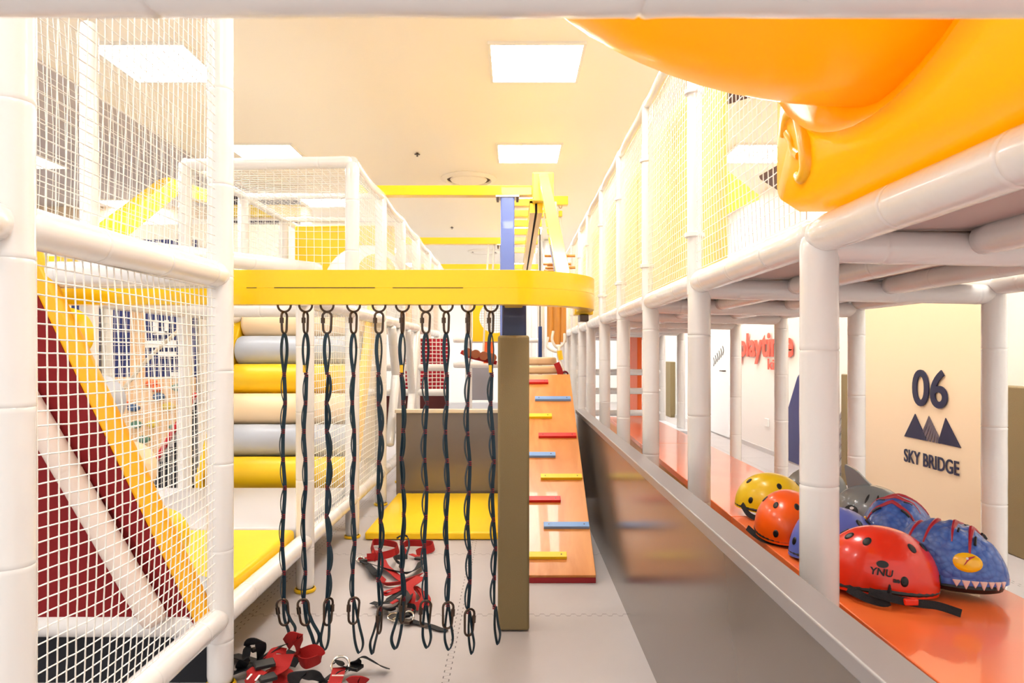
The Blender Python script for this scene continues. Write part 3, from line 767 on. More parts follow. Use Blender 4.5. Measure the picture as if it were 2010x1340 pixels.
strap(hb, [(828, 1158, .03), (836, 1172, .03), (828, 1186, .03), (810, 1190, .02)], REDW, .055, .35)
strap(hb, [(812, 1150, .04), (826, 1162, .03), (836, 1176, .02)], REDW, .05, .2)
strap(hb, [(796, 1148, .05), (775, 1160, .06), (758, 1166, .05), (754, 1162, .06), (770, 1156, .06), (790, 1150, .06)], REDW, .028, .2)
strap(hb, [(730, 1182, .02), (745, 1184, .02), (760, 1178, .04), (780, 1166, .05), (795, 1158, .05)], BLKW, .045, .1)
strap(hb, [(748, 1190, .02), (756, 1196, .03), (775, 1192, .05), (792, 1182, .05), (798, 1170, .05)], BLKW, .07, .3)
strap(hb, [(752, 1184, .05), (770, 1180, .07), (788, 1174, .06)], BLKW, .06, .1)
strap(hb, [(768, 1184, .08), (780, 1177, .09)], REDW, .028, .1)
strap(hb, [(792, 1156, .07), (800, 1170, .08), (792, 1186, .06), (786, 1190, .04)], BLKW, .03, .2)
strap(hb, [(786, 1195, .03), (800, 1205, .03), (815, 1200, .03), (812, 1190, .04), (800, 1188, .05)], BLKW, .022, .8)
ring(hb, 774, 1210, .02, .03, .5, .3, sq=.7); ring(hb, 780, 1216, .014, .026, .2, .6, sq=.6); ring(hb, 800, 1212, .03, .03, .8, -.4)
buckle(hb, 792, 1208, .03, .5, .026); buckle(hb, 800, 1220, .02, -.4, .02, GUN)
strap(hb, [(802, 1216, .012), (820, 1222, .01), (845, 1228, .01), (865, 1235, .008), (878, 1234, .008)], BLKW, .034, .0)
strap(hb, [(779, 1056, .1), (790, 1050, .12), (800, 1054, .1), (803, 1070, .06), (798, 1088, .03)], TEAL, .012, .5)
ha = thing('climbing_harness', FP(520, 1300), 'crumpled red and black climbing harness on the floor beside the left post', 'harness')
strap(ha, [(418, 1335, .02), (440, 1325, .02), (455, 1316, .02)], BLKW, .05, .1)
strap(ha, [(452, 1328, .02), (470, 1310, .04), (482, 1292, .09), (486, 1268, .12), (498, 1256, .15), (511, 1264, .13), (513, 1282, .08), (508, 1296, .04)], BLKW, .04, .5)
strap(ha, [(456, 1285, .02), (475, 1290, .02), (500, 1297, .03), (520, 1300, .03)], BLKW, .07, .2)
strap(ha, [(508, 1298, .06), (530, 1280, .08), (550, 1268, .09), (562, 1264, .09)], BLKW, .055, .3)
strap(ha, [(455, 1322, .03), (480, 1312, .04), (505, 1300, .05)], BLKW, .06, .2)
strap(ha, [(562, 1264, .09), (572, 1252, .14), (584, 1252, .15), (588, 1268, .10), (584, 1282, .06), (588, 1296, .04), (600, 1302, .04), (620, 1296, .04), (628, 1288, .05), (615, 1277, .07), (590, 1286, .05)], REDW, .05, .75)
strap(ha, [(588, 1296, .03), (572, 1292, .03), (556, 1286, .03)], BLKW, .06, .4)
strap(ha, [(558, 1284, .09), (552, 1298, .09), (545, 1312, .08), (520, 1326, .06)], REDW, .075, .05)
strap(ha, [(562, 1278, .08), (540, 1276, .09), (530, 1288, .08), (520, 1296, .07)], REDW, .03, .3)
strap(ha, [(545, 1310, .04), (560, 1310, .05), (563, 1322, .04), (560, 1334, .03), (535, 1338, .03)], REDW, .06, .4)
strap(ha, [(510, 1314, .09), (495, 1326, .08), (484, 1345, .05)], REDW, .085, .0)
for q in ((490, 1328), (506, 1330)): 
    MB().box(FP(q[0], q[1], .098)+Vector((-.003, -.022, 0)), FP(q[0], q[1], .098)+Vector((.003, .018, .003))).build('white_stitching', WHITEP, ha, smooth=False)
buckle(ha, 519, 1303, .10, .5, .036); buckle(ha, 500, 1275, .10, .8, .014); buckle(ha, 525, 1330, .08, .6, .03)
ring(ha, 517, 1311, .07, .03, .3, .3, mat('brass', (200, 140, 80), .3, metal=1)); 
hc = thing('climbing_harness', FP(680, 1330), 'black and red harness with steel ring at the bottom edge, right of the crumpled one', 'harness')
strap(hc, [(576, 1342, .03), (578, 1328, .08), (598, 1322, .10), (620, 1328, .06), (640, 1340, .03)], BLKW, .05, .5)
strap(hc, [(560, 1336, .02), (590, 1334, .02)], BLKW, .06, .1)
strap(hc, [(625, 1342, .03), (645, 1330, .04), (662, 1318, .04), (690, 1312, .03)], BLKW, .05, .3)
strap(hc, [(655, 1302, .05), (664, 1296, .06), (672, 1306, .05), (690, 1313, .03), (697, 1308, .03), (700, 1296, .06), (710, 1289, .07), (722, 1292, .06), (745, 1305, .03), (762, 1312, .02)], BLKW, .042, .35)
strap(hc, [(666, 1310, .04), (662, 1325, .05), (655, 1345, .05)], REDW, .05, .0)
MB().box(FP(663, 1326, .06)+Vector((-.022, -.002, 0)), FP(663, 1326, .06)+Vector((.022, .002, .003))).build('white_stitching', WHITEP, hc, smooth=False)
ring(hc, 668, 1306, .05, .034, .9, .1); buckle(hc, 696, 1309, .04, -.4, .028)
strap(hc, [(688, 1342, .04), (700, 1336, .06), (716, 1342, .04)], REDW, .05, .7)

# ================================================================ HELMETS
def shell_pt(az, th, a, b, h, lowf, lowb):
    """az around, th 0 top .. 1 rim"""
    ca, sa = math.cos(az), math.sin(az)
    low = lowf*max(0, ca)+lowb*max(0, -ca)
    t_ = th*PI/2*1.06
    r_ = math.sin(min(t_, PI/2)); r_ = abs(r_)**.92
    z = h*math.cos(t_) - low*max(0, th-.55)/.45
    bulge = 1+.02*math.cos(2*az)
    return Vector((a*r_*ca*bulge, b*r_*sa, z))
def dome_shell(prm, nr=18, ns=40, th=.012):
    mb = MB(); a, b, h, lf_, lb_ = prm
    for lay in (0, 1):
        s_ = 1-lay*.09
        for i in range(nr+1):
            for k in range(ns): 
                p = shell_pt(2*PI*k/ns, i/nr if i else .02, a, b, h, lf_, lb_); mb.v.append(Vector((p.x*s_, p.y*s_, p.z if i == nr else p.z*s_)))
    o_ = (nr+1)*ns
    for lay in (0, 1):
        for i in range(nr):
            for k in range(ns):
                k2 = (k+1) % ns; q = (lay*o_+i*ns+k, lay*o_+i*ns+k2, lay*o_+(i+1)*ns+k2, lay*o_+(i+1)*ns+k); mb.f.append(q if lay == 0 else q[::-1])
    for k in range(ns):
        k2 = (k+1) % ns; mb.f.append((nr*ns+k, nr*ns+k2, o_+nr*ns+k2, o_+nr*ns+k))
    mb.f.append(tuple(range(ns))[::-1]); mb.f.append(tuple(o_+k for k in range(ns)))
    return mb
def xf(mb, loc, rz, rx=0, ry=0, s=1):
    M = Matrix.Rotation(rz, 3, 'Z')@Matrix.Rotation(ry, 3, 'Y')@Matrix.Rotation(rx, 3, 'X')
    mb.v = [Vector(loc)+M@(Vector(v)*s) for v in mb.v]; return mb
def patch(prm, az, th, ra_, rb_, off=.0015, n=16, rot=0):
    """oval dark patch lying on the shell surface"""
    a, b, h, lf_, lb_ = prm; c = shell_pt(az, th, *prm); e = .01
    u = (shell_pt(az+e, th, *prm)-c).normalized(); v = (shell_pt(az, th+e, *prm)-c).normalized(); nn = u.cross(v).normalized()
    if nn.dot(c) < 0: nn = -nn
    mb = MB(); mb.v.append(c+nn*off)
    for ring_ in (1, 2):
        for k in range(n):
            t_ = 2*PI*k/n; x = ra_*math.cos(t_)*ring_/2; y = rb_*math.sin(t_)*ring_/2
            x, y = x*math.cos(rot)-y*math.sin(rot), x*math.sin(rot)+y*math.cos(rot)
            p = c+u*x+v*y; R0 = c.length; curv = (x*x/(2*b)+y*y/(2*h))
            mb.v.append(p+nn*(off-curv))
    for k in range(n): mb.f.append((0, 1+k, 1+(k+1) % n))
    for k in range(n): mb.f.append((1+k, 1+n+k, 1+n+(k+1) % n, 1+(k+1) % n))
    base = len(mb.v); 
    for k in range(n): mb.v.append(mb.v[1+n+k]-nn*.006)
    for k in range(n): mb.f.append((1+n+k, base+k, base+(k+1) % n, 1+n+(k+1) % n))
    return mb
def skate_helmet(loc, rz, m, label, prm=(.135, .108, .135, .0, .03), rx=0, ry=0, strap_pts=None, vents=None, s=1, group='plain rounded helmets'):
    t = thing('helmet', loc, label, 'helmet', group)
    base = .038
    L0 = Vector(loc)+Vector((0, 0, base))
    xf(dome_shell(prm), L0, rz, rx, ry, s).build('shell', m, t, angle=70)
    vs = vents or [(a_, .42) for a_ in (.35, .95, 2.2, 2.8, 3.5, 4.1, 5.3, 5.9)]+[(a_, .82) for a_ in (.3, -.3, PI-.3, PI+.3, 1.35, -1.35)]
    for a_, th in vs: xf(patch(prm, a_, th, .0095, .013), L0, rz, rx, ry, s).build('vent', BLACK, t, angle=180)
    # foam liner rim, strap
    lin_ = MB(); pts = [shell_pt(2*PI*k/36, .98, *prm)*.94 for k in range(36)]; lin_.tube([Vector((p.x, p.y, p.z+.004)) for p in pts], .009, 8, closed=True)
    xf(lin_, L0, rz, rx, ry, s).build('liner', BLACK, t)
    if strap_pts:
        mb = MB(); c = cr([Vector(p) for p in strap_pts], 6); mb.ribbon(c, .02, Vector((.3, .3, 1)), .004)
        mb.build('chin_strap', BLKW, t, angle=60)
    return t
HR = mat('helmet_red', (235, 45, 10), .25, coat=.4); HO = mat('helmet_orange', (255, 95, 5), .3, coat=.3)
HY = mat('helmet_yellow', (255, 214, 20), .3, coat=.3); HBm = mat('helmet_blue', (96, 112, 200), .35, coat=.2)
prm = (.14, .112, .135, .0, .02)
# red : front towards right / camera
lr = (1.02, 1.92, BT)
red = skate_helmet(lr, -.25, HR, 'glossy red-orange rounded helmet nearest the camera beside the front post', prm, 0, .10,
   strap_pts=[(.93, 1.80, BT+.04), (.98, 1.77, BT+.03), (1.04, 1.76, BT+.022), (1.08, 1.75, BT+.02), (1.12, 1.72, BT+.012)], s=1.05)
MB().box((1.0, 1.755, BT+.018), (1.035, 1.775, BT+.034)).build('buckle', HR, red, bevel=.003)
MB().ribbon(cr([(.90, 1.85, BT+.03), (.93, 1.80, BT+.02), (.97, 1.78, BT+.02), (.99, 1.82, BT+.05)], 6), .022, Vector((.3, .3, 1)), .004).build('chin_strap', BLKW, red, angle=60)
lo = (.98, 2.46, BT)
orr = skate_helmet(lo, -2.0, HO, 'bright orange rounded helmet lying between the yellow and blue ones', prm, 0, .1, vents=[(.5, .4), (1.4, .42), (2.6, .4), (3.6, .42), (4.8, .42), (5.8, .4), (.28, .84), (-.28, .84), (PI-.3, .84)],
   strap_pts=[(.85, 2.5, BT+.03), (.87, 2.44, BT+.012), (.9, 2.38, BT+.01), (.97, 2.33, BT+.012)], s=1.0)
ly = (1.055, 2.82, BT)
yel = skate_helmet(ly, 2.6, HY, 'yellow rounded helmet at the far end of the row on the bench', (.14, .112, .135, .0, .02), 0, -.05, vents=[(.6, .45), (2.0, .45), (3.3, .45), (4.4, .45), (1.1, .8), (2.2, .78)],
   strap_pts=[(.93, 2.8, BT+.05), (.94, 2.74, BT+.02), (.98, 2.70, BT+.012), (1.04, 2.68, BT+.02)], s=1.0)
lb = (1.03, 2.21, BT)
blu = skate_helmet(lb, 2.9, HBm, 'plain periwinkle blue helmet half hidden behind the front white post', (.135, .108, .135, .03, .02), 0, -.1,
   strap_pts=[(.93, 2.1, BT+.06), (.90, 2.08, BT+.02), (.93, 2.05, BT+.012), (.98, 2.06, BT+.02)], s=.98)

def raw(prm, c_az, c_th): return shell_pt(c_az, c_th, *prm)
SCALE = bpy.data.materials.new('blue_scales'); SCALE.use_nodes = True
nt = SCALE.node_tree; b = nt.nodes['Principled BSDF']; b.inputs['Roughness'].default_value = .28; b.inputs['Coat Weight'].default_value = .4
vo = nt.nodes.new('ShaderNodeTexVoronoi'); vo.inputs['Scale'].default_value = 62; tc = nt.nodes.new('ShaderNodeTexCoord'); nt.links.new(tc.outputs['Object'], vo.inputs['Vector'])
rmp = nt.nodes.new('ShaderNodeValToRGB'); rmp.color_ramp.elements[0].color = (*lin((84, 126, 206)), 1); rmp.color_ramp.elements[1].color = (*lin((52, 92, 176)), 1)
rmp.color_ramp.elements[1].position = .7
nt.links.new(vo.outputs['Distance'], rmp.inputs[0]); nt.links.new(rmp.outputs[0], b.inputs['Base Color'])
bp = nt.nodes.new('ShaderNodeBump'); bp.inputs['Strength'].default_value = .7; bp.inputs['Distance'].default_value = .006; bp.invert = True
nt.links.new(vo.outputs['Distance'], bp.inputs['Height']); nt.links.new(bp.outputs['Normal'], b.inputs['Normal'])
EYEY = mat('eye_yellow', (255, 196, 10), .2, coat=.5); STR = mat('stripe_red', (180, 20, 40), .3)
def dino_helmet(loc, rz, label, s=1):
    t = thing('dinosaur_helmet', loc, label, 'helmet', 'blue lizard-faced helmets')
    prm = (.165, .118, .155, -.02, .03); L0 = Vector(loc)+Vector((0, 0, .055))
    mb = dome_shell(prm, 26, 64)
    out = []
    for v in mb.v:
        x, y, z = v; f_ = max(0, x/.165)
        k = 1-.18*f_**2                       # narrower snout
        y *= k; 
        if x > .03: z -= .10*(x-.03)**1.0*.9           # snout slopes down
        z += .012*math.exp(-((abs(y)-.055)/.02)**2)*math.exp(-((x-.05)/.03)**2)    # brow
        z += .010*math.exp(-(y/.02)**2)*(1+math.sin(x*110))*.5*(z > .05)            # spine ridges
        w2 = 1+.02*math.sin(x*60)*(z > .02)
        out.append(Vector((x, y*w2, z)))
    mb.v = out
    xf(mb, L0, rz, s=s).build('shell', SCALE, t, angle=75)
    def surf(az, th):
        p = shell_pt(az, th, *prm); x, y, z = p; f_ = max(0, x/.165); y *= 1-.18*f_**2
        if x > .03: z -= .10*(x-.03)*.9
        return Vector((x, y, z))
    for sy in (-1, 1):
        c = surf(sy*1.0, .70); n_ = Vector((c.x*.5, c.y*1.6, c.z*.7)).normalized()
        u = Vector((0, 0, 1)).cross(n_).normalized(); v = n_.cross(u)
        e = MB(); 
        for i in range(9):
            th = PI*i/8
            for k in range(20):
                q = 2*PI*k/20; e.v.append(c+u*(.040*math.sin(th)*math.cos(q))+v*(.029*math.sin(th)*math.sin(q))+n_*(.010*math.cos(th)+.002))
        for i in range(8):
            for k in range(20):
                k2 = (k+1) % 20; e.f.append((i*20+k, i*20+k2, (i+1)*20+k2, (i+1)*20+k))
        ey = xf(e, L0, rz, s=s).build('eye', EYEY, t)
        pu = MB().prism([c+u*(-.022*sy)*1+v*.022+n_*.0085, c+v*.0+u*.004*sy+n_*.0132, c+u*.010*sy-v*.012+n_*.0125, c-u*.004*sy+v*.016+n_*.012], n_*.0008)
        xf(pu, L0, rz, s=s).build('pupil', STR, ey, smooth=False)
        gl = MB().lathe([(.0, 0), (.004, .0), (.003, .002), (0, .003)], (0, 0, 0), n=10)
        gl.v = [c+u*q.x+v*(q.y+.011)+n_*(q.z+.0125) for q in gl.v]; xf(gl, L0, rz, s=s).build('eye_glint', WHITEP, ey)
        # teeth
        for k in range(7):
            az = sy*(.30+.15*k); p = surf(az, 1.0)*1.0; q1 = surf(az-.07*sy, .93); q2 = surf(az+.07*sy, .93)
            o_ = Vector((p.x, p.y, 0)).normalized()*.004; dn = Vector((0, 0, -.022 if k % 2 else -.016))
            tm = MB().prism([q1+o_, q2+o_, (q1+q2)/2+o_+dn+Vector((0, 0, -.006))], -o_*1.6)
            xf(tm, L0, rz, s=s).build('tooth', mat('tooth_pink', (240, 205, 195), .4), t, bevel=.002)
        pass
    # red bands over the crown
    for k, xk in enumerate((-.075, -.025, .025, .07)):
        mbb = MB(); ptsb = []
        for j in range(-6, 7):
            a_ = j/6*1.05*(1-.12*k % .3)
            xx = xk+.016*abs(a_)*(1 if k > 1 else -1); lim = math.sqrt(max(.01, 1-(xx/.165)**2))*.96
            y = .118*lim*math.sin(a_)
            r2 = min(.995, math.sqrt((xx/(.165*(1+.02)))**2+(y/.118)**2)); t__ = math.asin(r2**(1/.92))
            z = .155*math.cos(t__); f_ = max(0, xx/.165); y *= 1-.18*f_**2
            if xx > .03: z -= .09*(xx-.03)
            z += .010*math.exp(-(y/.02)**2)*(1+math.sin(xx*110))*.5+.012*math.exp(-((abs(y)-.055)/.02)**2)*math.exp(-((xx-.05)/.03)**2)
            ptsb.append(Vector((xx, y, z-.002)))
        mbb.tube(ptsb, .007, 8, radii=[.0025+.0065*(1-abs(j)/6) for j in range(-6, 7)])
        xf(mbb, L0, rz, s=s).build('red_stripe', STR, t)
        # dark vent groove beside it
        mg = MB().tube([p+Vector((.014, 0, -.002)) for p in ptsb[2:5]], .004, 6); xf(mg, L0, rz, s=s).build('vent', BLACK, t)
        mg = MB().tube([p+Vector((.014, 0, -.002)) for p in ptsb[8:11]], .004, 6); xf(mg, L0, rz, s=s).build('vent', BLACK, t)
    # crest lobes on the brow
    lin_ = MB(); lin_.tube([Vector((.14*math.cos(a_), .098*math.sin(a_), -.018)) for a_ in [2*PI*k/32 for k in range(32)]], .018, 8, closed=True)
    xf(lin_, L0, rz, s=s).build('liner', BLACK, t)
    return t
dino_helmet((1.215, 1.93, BT), -.85, 'glossy blue scaly lizard-face helmet with yellow eye and bared teeth, nearest', .87)
dino_helmet((1.245, 2.23, BT), -2.3, 'blue scaly lizard-face helmet with red stripes, behind the toothed one', .92)
SHK = mat('shark_grey', (130, 136, 138), .25, coat=.4)
def shark_helmet(loc, rz, label, s=1):
    t = thing('shark_helmet', loc, label, 'helmet', 'grey shark helmets')
    prm = (.15, .112, .135, -.01, .03); L0 = Vector(loc)+Vector((0, 0, .055))
    xf(dome_shell(prm), L0, rz, s=s).build('shell', SHK, t, angle=75)
    fin = [(-.085, .08), (-.105, .20), (-.085, .205), (-.05, .185), (-.02, .155), (.01, .125), (.0, .09)]
    f_ = MB().prism([Vector((x, -.009, z)) for x, z in [(p.x, p.y) for p in cr([(a_, b_, 0) for a_, b_ in fin], 4)]], (0, .018, 0))
    xf(f_, L0, rz, s=s).build('fin', SHK, t, bevel=.006)
    for sy in (-1, 1):
        mb = patch(prm, sy*1.9, .78, .032, .028, off=.004); o = xf(mb, L0, rz, s=s).build('eye', BLACK, t)
        for q in range(2):
            mb = patch(prm, sy*(1.1+.35*q), .5, .004, .022, off=.002, rot=.3); xf(mb, L0, rz, s=s).build('gill', BLACK, t)
        mb = patch(prm, sy*1.85, .72, .009, .006, off=.0062); xf(mb, L0, rz, s=s).build('eye_glint', WHITEP, o)
    lin_ = MB(); lin_.tube([Vector((.13*math.cos(a_), .095*math.sin(a_), -.016)) for a_ in [2*PI*k/32 for k in range(32)]], .018, 8, closed=True)
    xf(lin_, L0, rz, s=s).build('liner', BLACK, t)
    return t
shark_helmet((1.33, 2.56, BT), -.8, 'grey shark helmet with upright fin behind the blue lizard helmets', .88)
shark_helmet((1.32, 3.0, BT), 2.7, 'grey shark helmet farthest back, mostly behind the front post', .85)
# small print on the red helmet
def on_shell_text(t, L0, rz, ry, s_, prm_, txt, az, th, size):
    c = shell_pt(az, th, *prm_); e = .01; u = (shell_pt(az+e, th, *prm_)-c).normalized(); v = -(shell_pt(az, th+e, *prm_)-c).normalized(); nn = u.cross(v).normalized()
    M = Matrix.Rotation(rz, 3, 'Z')@Matrix.Rotation(ry, 3, 'Y')
    o = text_mesh('lettering', txt, size, BLACK, Vector(L0)+M@((c+nn*.002)*s_), M@u, M@v, extrude=.0006, bold=.0006, parent=t)
on_shell_text(red, Vector(lr)+Vector((0, 0, .038)), -.25, .10, 1.05, prm, 'YNU', -1.95, .78, .026)
on_shell_text(red, Vector(lr)+Vector((0, 0, .038)), -.25, .10, 1.05, prm, 'ae S', -1.55, .84, .018)
xf(patch(prm, -1.75, .66, .014, .009, off=.002), Vector(lr)+Vector((0, 0, .038)), -.25, 0, .10, 1.05).build('badge', BLACK, red)

# ================================================================ WALL GRAPHICS, RIGHT WALL
XW = 3.183
sg = thing('wall_sign', (XW, 5.3, 1.0), 'navy raised sign reading 06 SKY BRIDGE with mountain emblem on peach wall', 'wall sign')
def WP(px, py): z = XW*F/(px-CX); return P(px, py, z)
TD = Vector((0, -1, 0)); TU = Vector((0, 0, 1))
def fit_text(txt, a_, b_, hgt_px, m, ext, parent, bold, halo=False, name='lettering'):
    p0, p1 = WP(*a_), WP(*b_); L = p0.y-p1.y
    o = text_mesh(name, txt, 1.0, m, (0, 0, 0), TD, TU, extrude=0, bold=bold)
    xs = [v.co.y for v in o.data.vertices]; zs = [v.co.z for v in o.data.vertices]; wd = max(xs)-min(xs); ht = max(zs)-min(zs)
    bpy.data.objects.remove(o)
    zmid = (p0.y+p1.y)/2; Hh = hgt_px*zmid/F
    o = text_mesh(name, txt, 1.0, m, (0, 0, 0), TD, TU, extrude=ext, bold=bold, parent=None)
    x1_ = max(v.co.y for v in o.data.vertices); z0_ = min(zs)
    pl = Vector((XW, 0, 0)); 
    base = Vector((XW-.004, p0.y, min(p0.z, p1.z)))
    pp = Vector((0, 0, 0))
    if parent is not None: pp = Vector(parent.location)
    for v in o.data.vertices:
        c = v.co.copy(); v.co = Vector((base.x-abs(ext)+c.x, base.y-(x1_-c.y)*L/wd, base.z+(c.z-z0_)*Hh/ht))-pp
    if parent is not None: o.parent = parent
    return o
def bold_text(*a, **k): return fit_text(*a, **k)
fit_text('06', (1793, 795), (1862, 800), 74, INK, .004, sg, .018)
fit_text('SKY BRIDGE', (1776, 905), (1884, 928), 27, INK, .002, sg, .014)
def wprism(pts, m, nm, dx=-.006, off=0): 
    return MB().prism([WP(*q)+Vector((off, 0, 0)) for q in pts], (dx, 0, 0)).build(nm, m, sg, smooth=False)
wprism([(1776, 856), (1797, 812), (1821, 865)], INK, 'mountain')
wprism([(1842, 869), (1857, 820), (1887, 879)], INK, 'mountain')
GS = mat('emblem_grey', (96, 84, 96), .5)
for k in range(7):
    f0 = k/7; xa = 1805+f0*44; 
    topx = 1824+f0*18; topy = 816+f0*38
    wprism([(xa, 862+f0*9), (topx, topy), (topx+3, topy+5), (xa+4, 863+f0*9)], GS, 'emblem_stripe', -.004, -.001)
# playtime kids
pk = thing('wall_sign', (XW, 8.8, 1.2), 'coral red cut-out lettering reading playtime kids on the white wall', 'wall sign')
CORAL = mat('coral_letter', (244, 92, 72), .45)
def XWP(px): return XW*F/(px-CX)
fit_text('playtime', (1453, 713), (1558, 708), 64, CORAL, .004, pk, .03)
fit_text('kids', (1508, 725), (1540, 726), 22, CORAL, .003, pk, .02)
# mountain mural + stripes
mu = thing('wall_mural', (XW, 7.2, 0), 'large navy mountain shape with diagonal stripes on the right wall', 'wall mural')
def mprism(pts, m, nm, dx=-.006, off=0):
    return MB().prism([WP(*q)+Vector((off, 0, 0)) for q in pts], (dx, 0, 0)).build(nm, m, mu, smooth=False)
mprism([(1521, 892), (1566, 740), (1600, 690), (1640, 790), (1640, 950), (1600, 925)], mat('mural_navy', (40, 48, 110), .5), 'mountain')
SG = mat('stripe_grey', (150, 142, 145), .5)
for k in range(6):
    y = 800+k*26
    mprism([(1640, y+34), (1655, y), (1655, y+12), (1640, y+46)], SG, 'stripe', -.004)
kh = thing('wall_pad', (3.18, 4.2, 0), 'khaki padded wall corner guard at the right edge of the picture', 'wall pad')
MB().box((3.10, 3.2, 0), (3.2, 4.46, 1.05)).build('pad', KHAKI, kh, bevel=.01)
kh = thing('wall_pad', (3.18, 6.65, 0), 'narrow khaki pad beside the striped mountain mural', 'wall pad')
MB().box((3.17, 6.55, 0), (3.2, 6.66, 1.06)).build('pad', KHAKI, kh, bevel=.01)
kh = thing('wall_pad', (3.18, 13.9, 0), 'far khaki wall pad seen between the white posts', 'wall pad')
MB().box((3.1, 13.6, 0), (3.2, 14.6, 1.1)).build('pad', KHAKI, kh, bevel=.01)
so = thing('wall_socket', (3.19, XWP(1504), .7), 'small white wall socket below the coral lettering', 'socket')
c = WP(1504, 829); MB().box((3.18, c.y-.06, c.z-.05), (3.199, c.y+.06, c.z+.05)).build('plate', WHITEP, so, bevel=.004)

# ================================================================ BACKGROUND, LEFT
def panel(px0, py0, px1, py1, z, th=.05): a_ = P(px0, py1, z); b_ = P(px1, py0, z); return MB().box((a_.x, z, a_.z), (b_.x, z+th, b_.z))
# navy poster wall
nb = thing('poster_wall', (-4, 8.2, 0), 'navy display wall with white graphics behind the climbing wall', 'display wall')
NV = mat('poster_navy', (38, 46, 100), .6)
for x0, x1 in ((140, 192), (222, 257), (264, 384)): panel(x0, 470, x1, 800, 8.2).build('navy_panel', NV, nb, smooth=False)
panel(-300, 440, 735, 900, 8.3).build('pale_panel', mat('poster_cream', (238, 226, 205), .6), nb, smooth=False)
for r_ in ((300, 628, 310, 655), (300, 650, 330, 657), (322, 628, 330, 655), (285, 668, 345, 682), (310, 690, 345, 700), (335, 730, 360, 738)):
    panel(*r_, 8.17, .02).build('white_graphic', WHITEP, nb, smooth=False)
panel(350, 610, 376, 640, 8.17, .02).build('sky_graphic', mat('poster_sky', (150, 190, 235), .6), nb, smooth=False)
# climbing wall
cw = thing('climbing_wall', (-3.2, 6.6, 0), 'pale birch climbing wall with coloured holds behind the left nets', 'climbing wall')
MB().prism([P(225, 740, 6.6), P(380, 740, 6.6), P(380, 990, 6.6), P(225, 990, 6.6)], (0, .05, 0)).build('board', BIRCH, cw, smooth=False)
MB().prism([P(255, 600, 6.7), P(280, 600, 6.7), P(280, 745, 6.7), P(255, 745, 6.7)], (0, .05, 0)).build('upright', BIRCH, cw, smooth=False)
hc_ = {'o': (235, 110, 60), 'g': (90, 130, 110), 'b': (70, 100, 140), 'y': (220, 190, 70)}
for px, py, c in ((298, 752, 'o'), (308, 762, 'o'), (350, 760, 'g'), (262, 800, 'b'), (313, 778, 'b'), (332, 797, 'y'), (268, 833, 'g'), (282, 862, 'g'), (300, 832, 'y'), (345, 838, 'g'), (240, 790, 'o')):
    q = P(px, py, 6.6); m = MB().lathe([(.055, 0), (.05, .025), (.03, .045), (0, .05)], (0, 0, 0), n=10)
    m.v = [q+Vector((v.x*random.uniform(.9, 1.3), -v.z, v.y*.7)) for v in m.v]; m.build('hold', mat('hold_'+c, hc_[c], .5), cw)
# black slatted ramp with red rim
bs = thing('barred_ramp', (-2.6, 5.9, 0), 'black barred ramp side with red sloping rim behind the near net', 'ramp')
z5 = 5.9
MB().prism([P(272, 960, z5), P(382, 775, z5), P(382, 1010, z5), P(285, 1010, z5)], (0, .03, 0)).build('backing', mat('white_back', (225, 222, 220), .6), bs, smooth=False)
for k in range(12):
    px = 288+k*8.5; ty = 955-(px-280)*1.7; panel(px, ty+8, px+6.2, 1000, z5-.03, .02).build('bar', DARKN, bs, smooth=False)
mb = MB(); mb.tube([P(268, 968, z5-.03), P(384, 772, z5-.03)], .022, 10); mb.build('rim', mat('rim_red', (200, 30, 40), .4), bs)
# far-left rope
tag(MB().tube(cr([P(215, 800, 5.5), P(290, 705, 5.5), P(372, 630, 5.5)], 8), .016, 8).build('rope', mat('beige_rope', (205, 190, 165), .8, bump=.6, bscale=120)), 'thick beige diagonal rope in front of the navy display wall', 'rope')
# yellow crane-like beam upper left
yb = thing('sloping_beam', (-3.4, 6.2, 2.3), 'yellow steel beam sloping up behind the upper left net', 'beam')
def beam(p, q, wd, ht, nm, m, parent):
    d_ = (q-p).normalized(); s_ = d_.cross(UP).normalized(); u_ = s_.cross(d_); mb = MB()
    for e in (p, q):
        for a_, b_ in ((-1, -1), (1, -1), (1, 1), (-1, 1)): mb.v.append(e+s_*a_*wd/2+u_*b_*ht/2)
    mb.f = [(0, 1, 5, 4), (1, 2, 6, 5), (2, 3, 7, 6), (3, 0, 4, 7), (0, 3, 2, 1), (4, 5, 6, 7)]; return mb.build(nm, m, parent, bevel=.006)
beam(P(185, 480, 5.4), P(330, 368, 6.4), .14, .16, 'rising_arm', YEL, yb)
beam(P(322, 362, 6.4), P(400, 385, 6.8), .10, .13, 'level_arm', YEL, yb)
beam(P(100, 512, 5.6), P(165, 520, 6.4), .12, .08, 'lower_arm', YEL, yb)
# horizontal ducts / boards high on far left (mauve / white / yellow shelves)
du = thing('ceiling_bulkhead', (-6.5, 9, 3), 'stepped mauve and cream ceiling bulkhead far left behind nets', 'bulkhead')
panel(-200, 395, 600, 430, 9.6, .3).build('cream_band', mat('cream_band', (226, 206, 180), .7), du, smooth=False)
panel(-200, 430, 600, 452, 9.55, .3).build('white_band', WHITEP, du, smooth=False)
panel(-200, 452, 600, 480, 9.6, .3).build('mauve_band', mat('mauve_band', (128, 116, 120), .7), du, smooth=False)
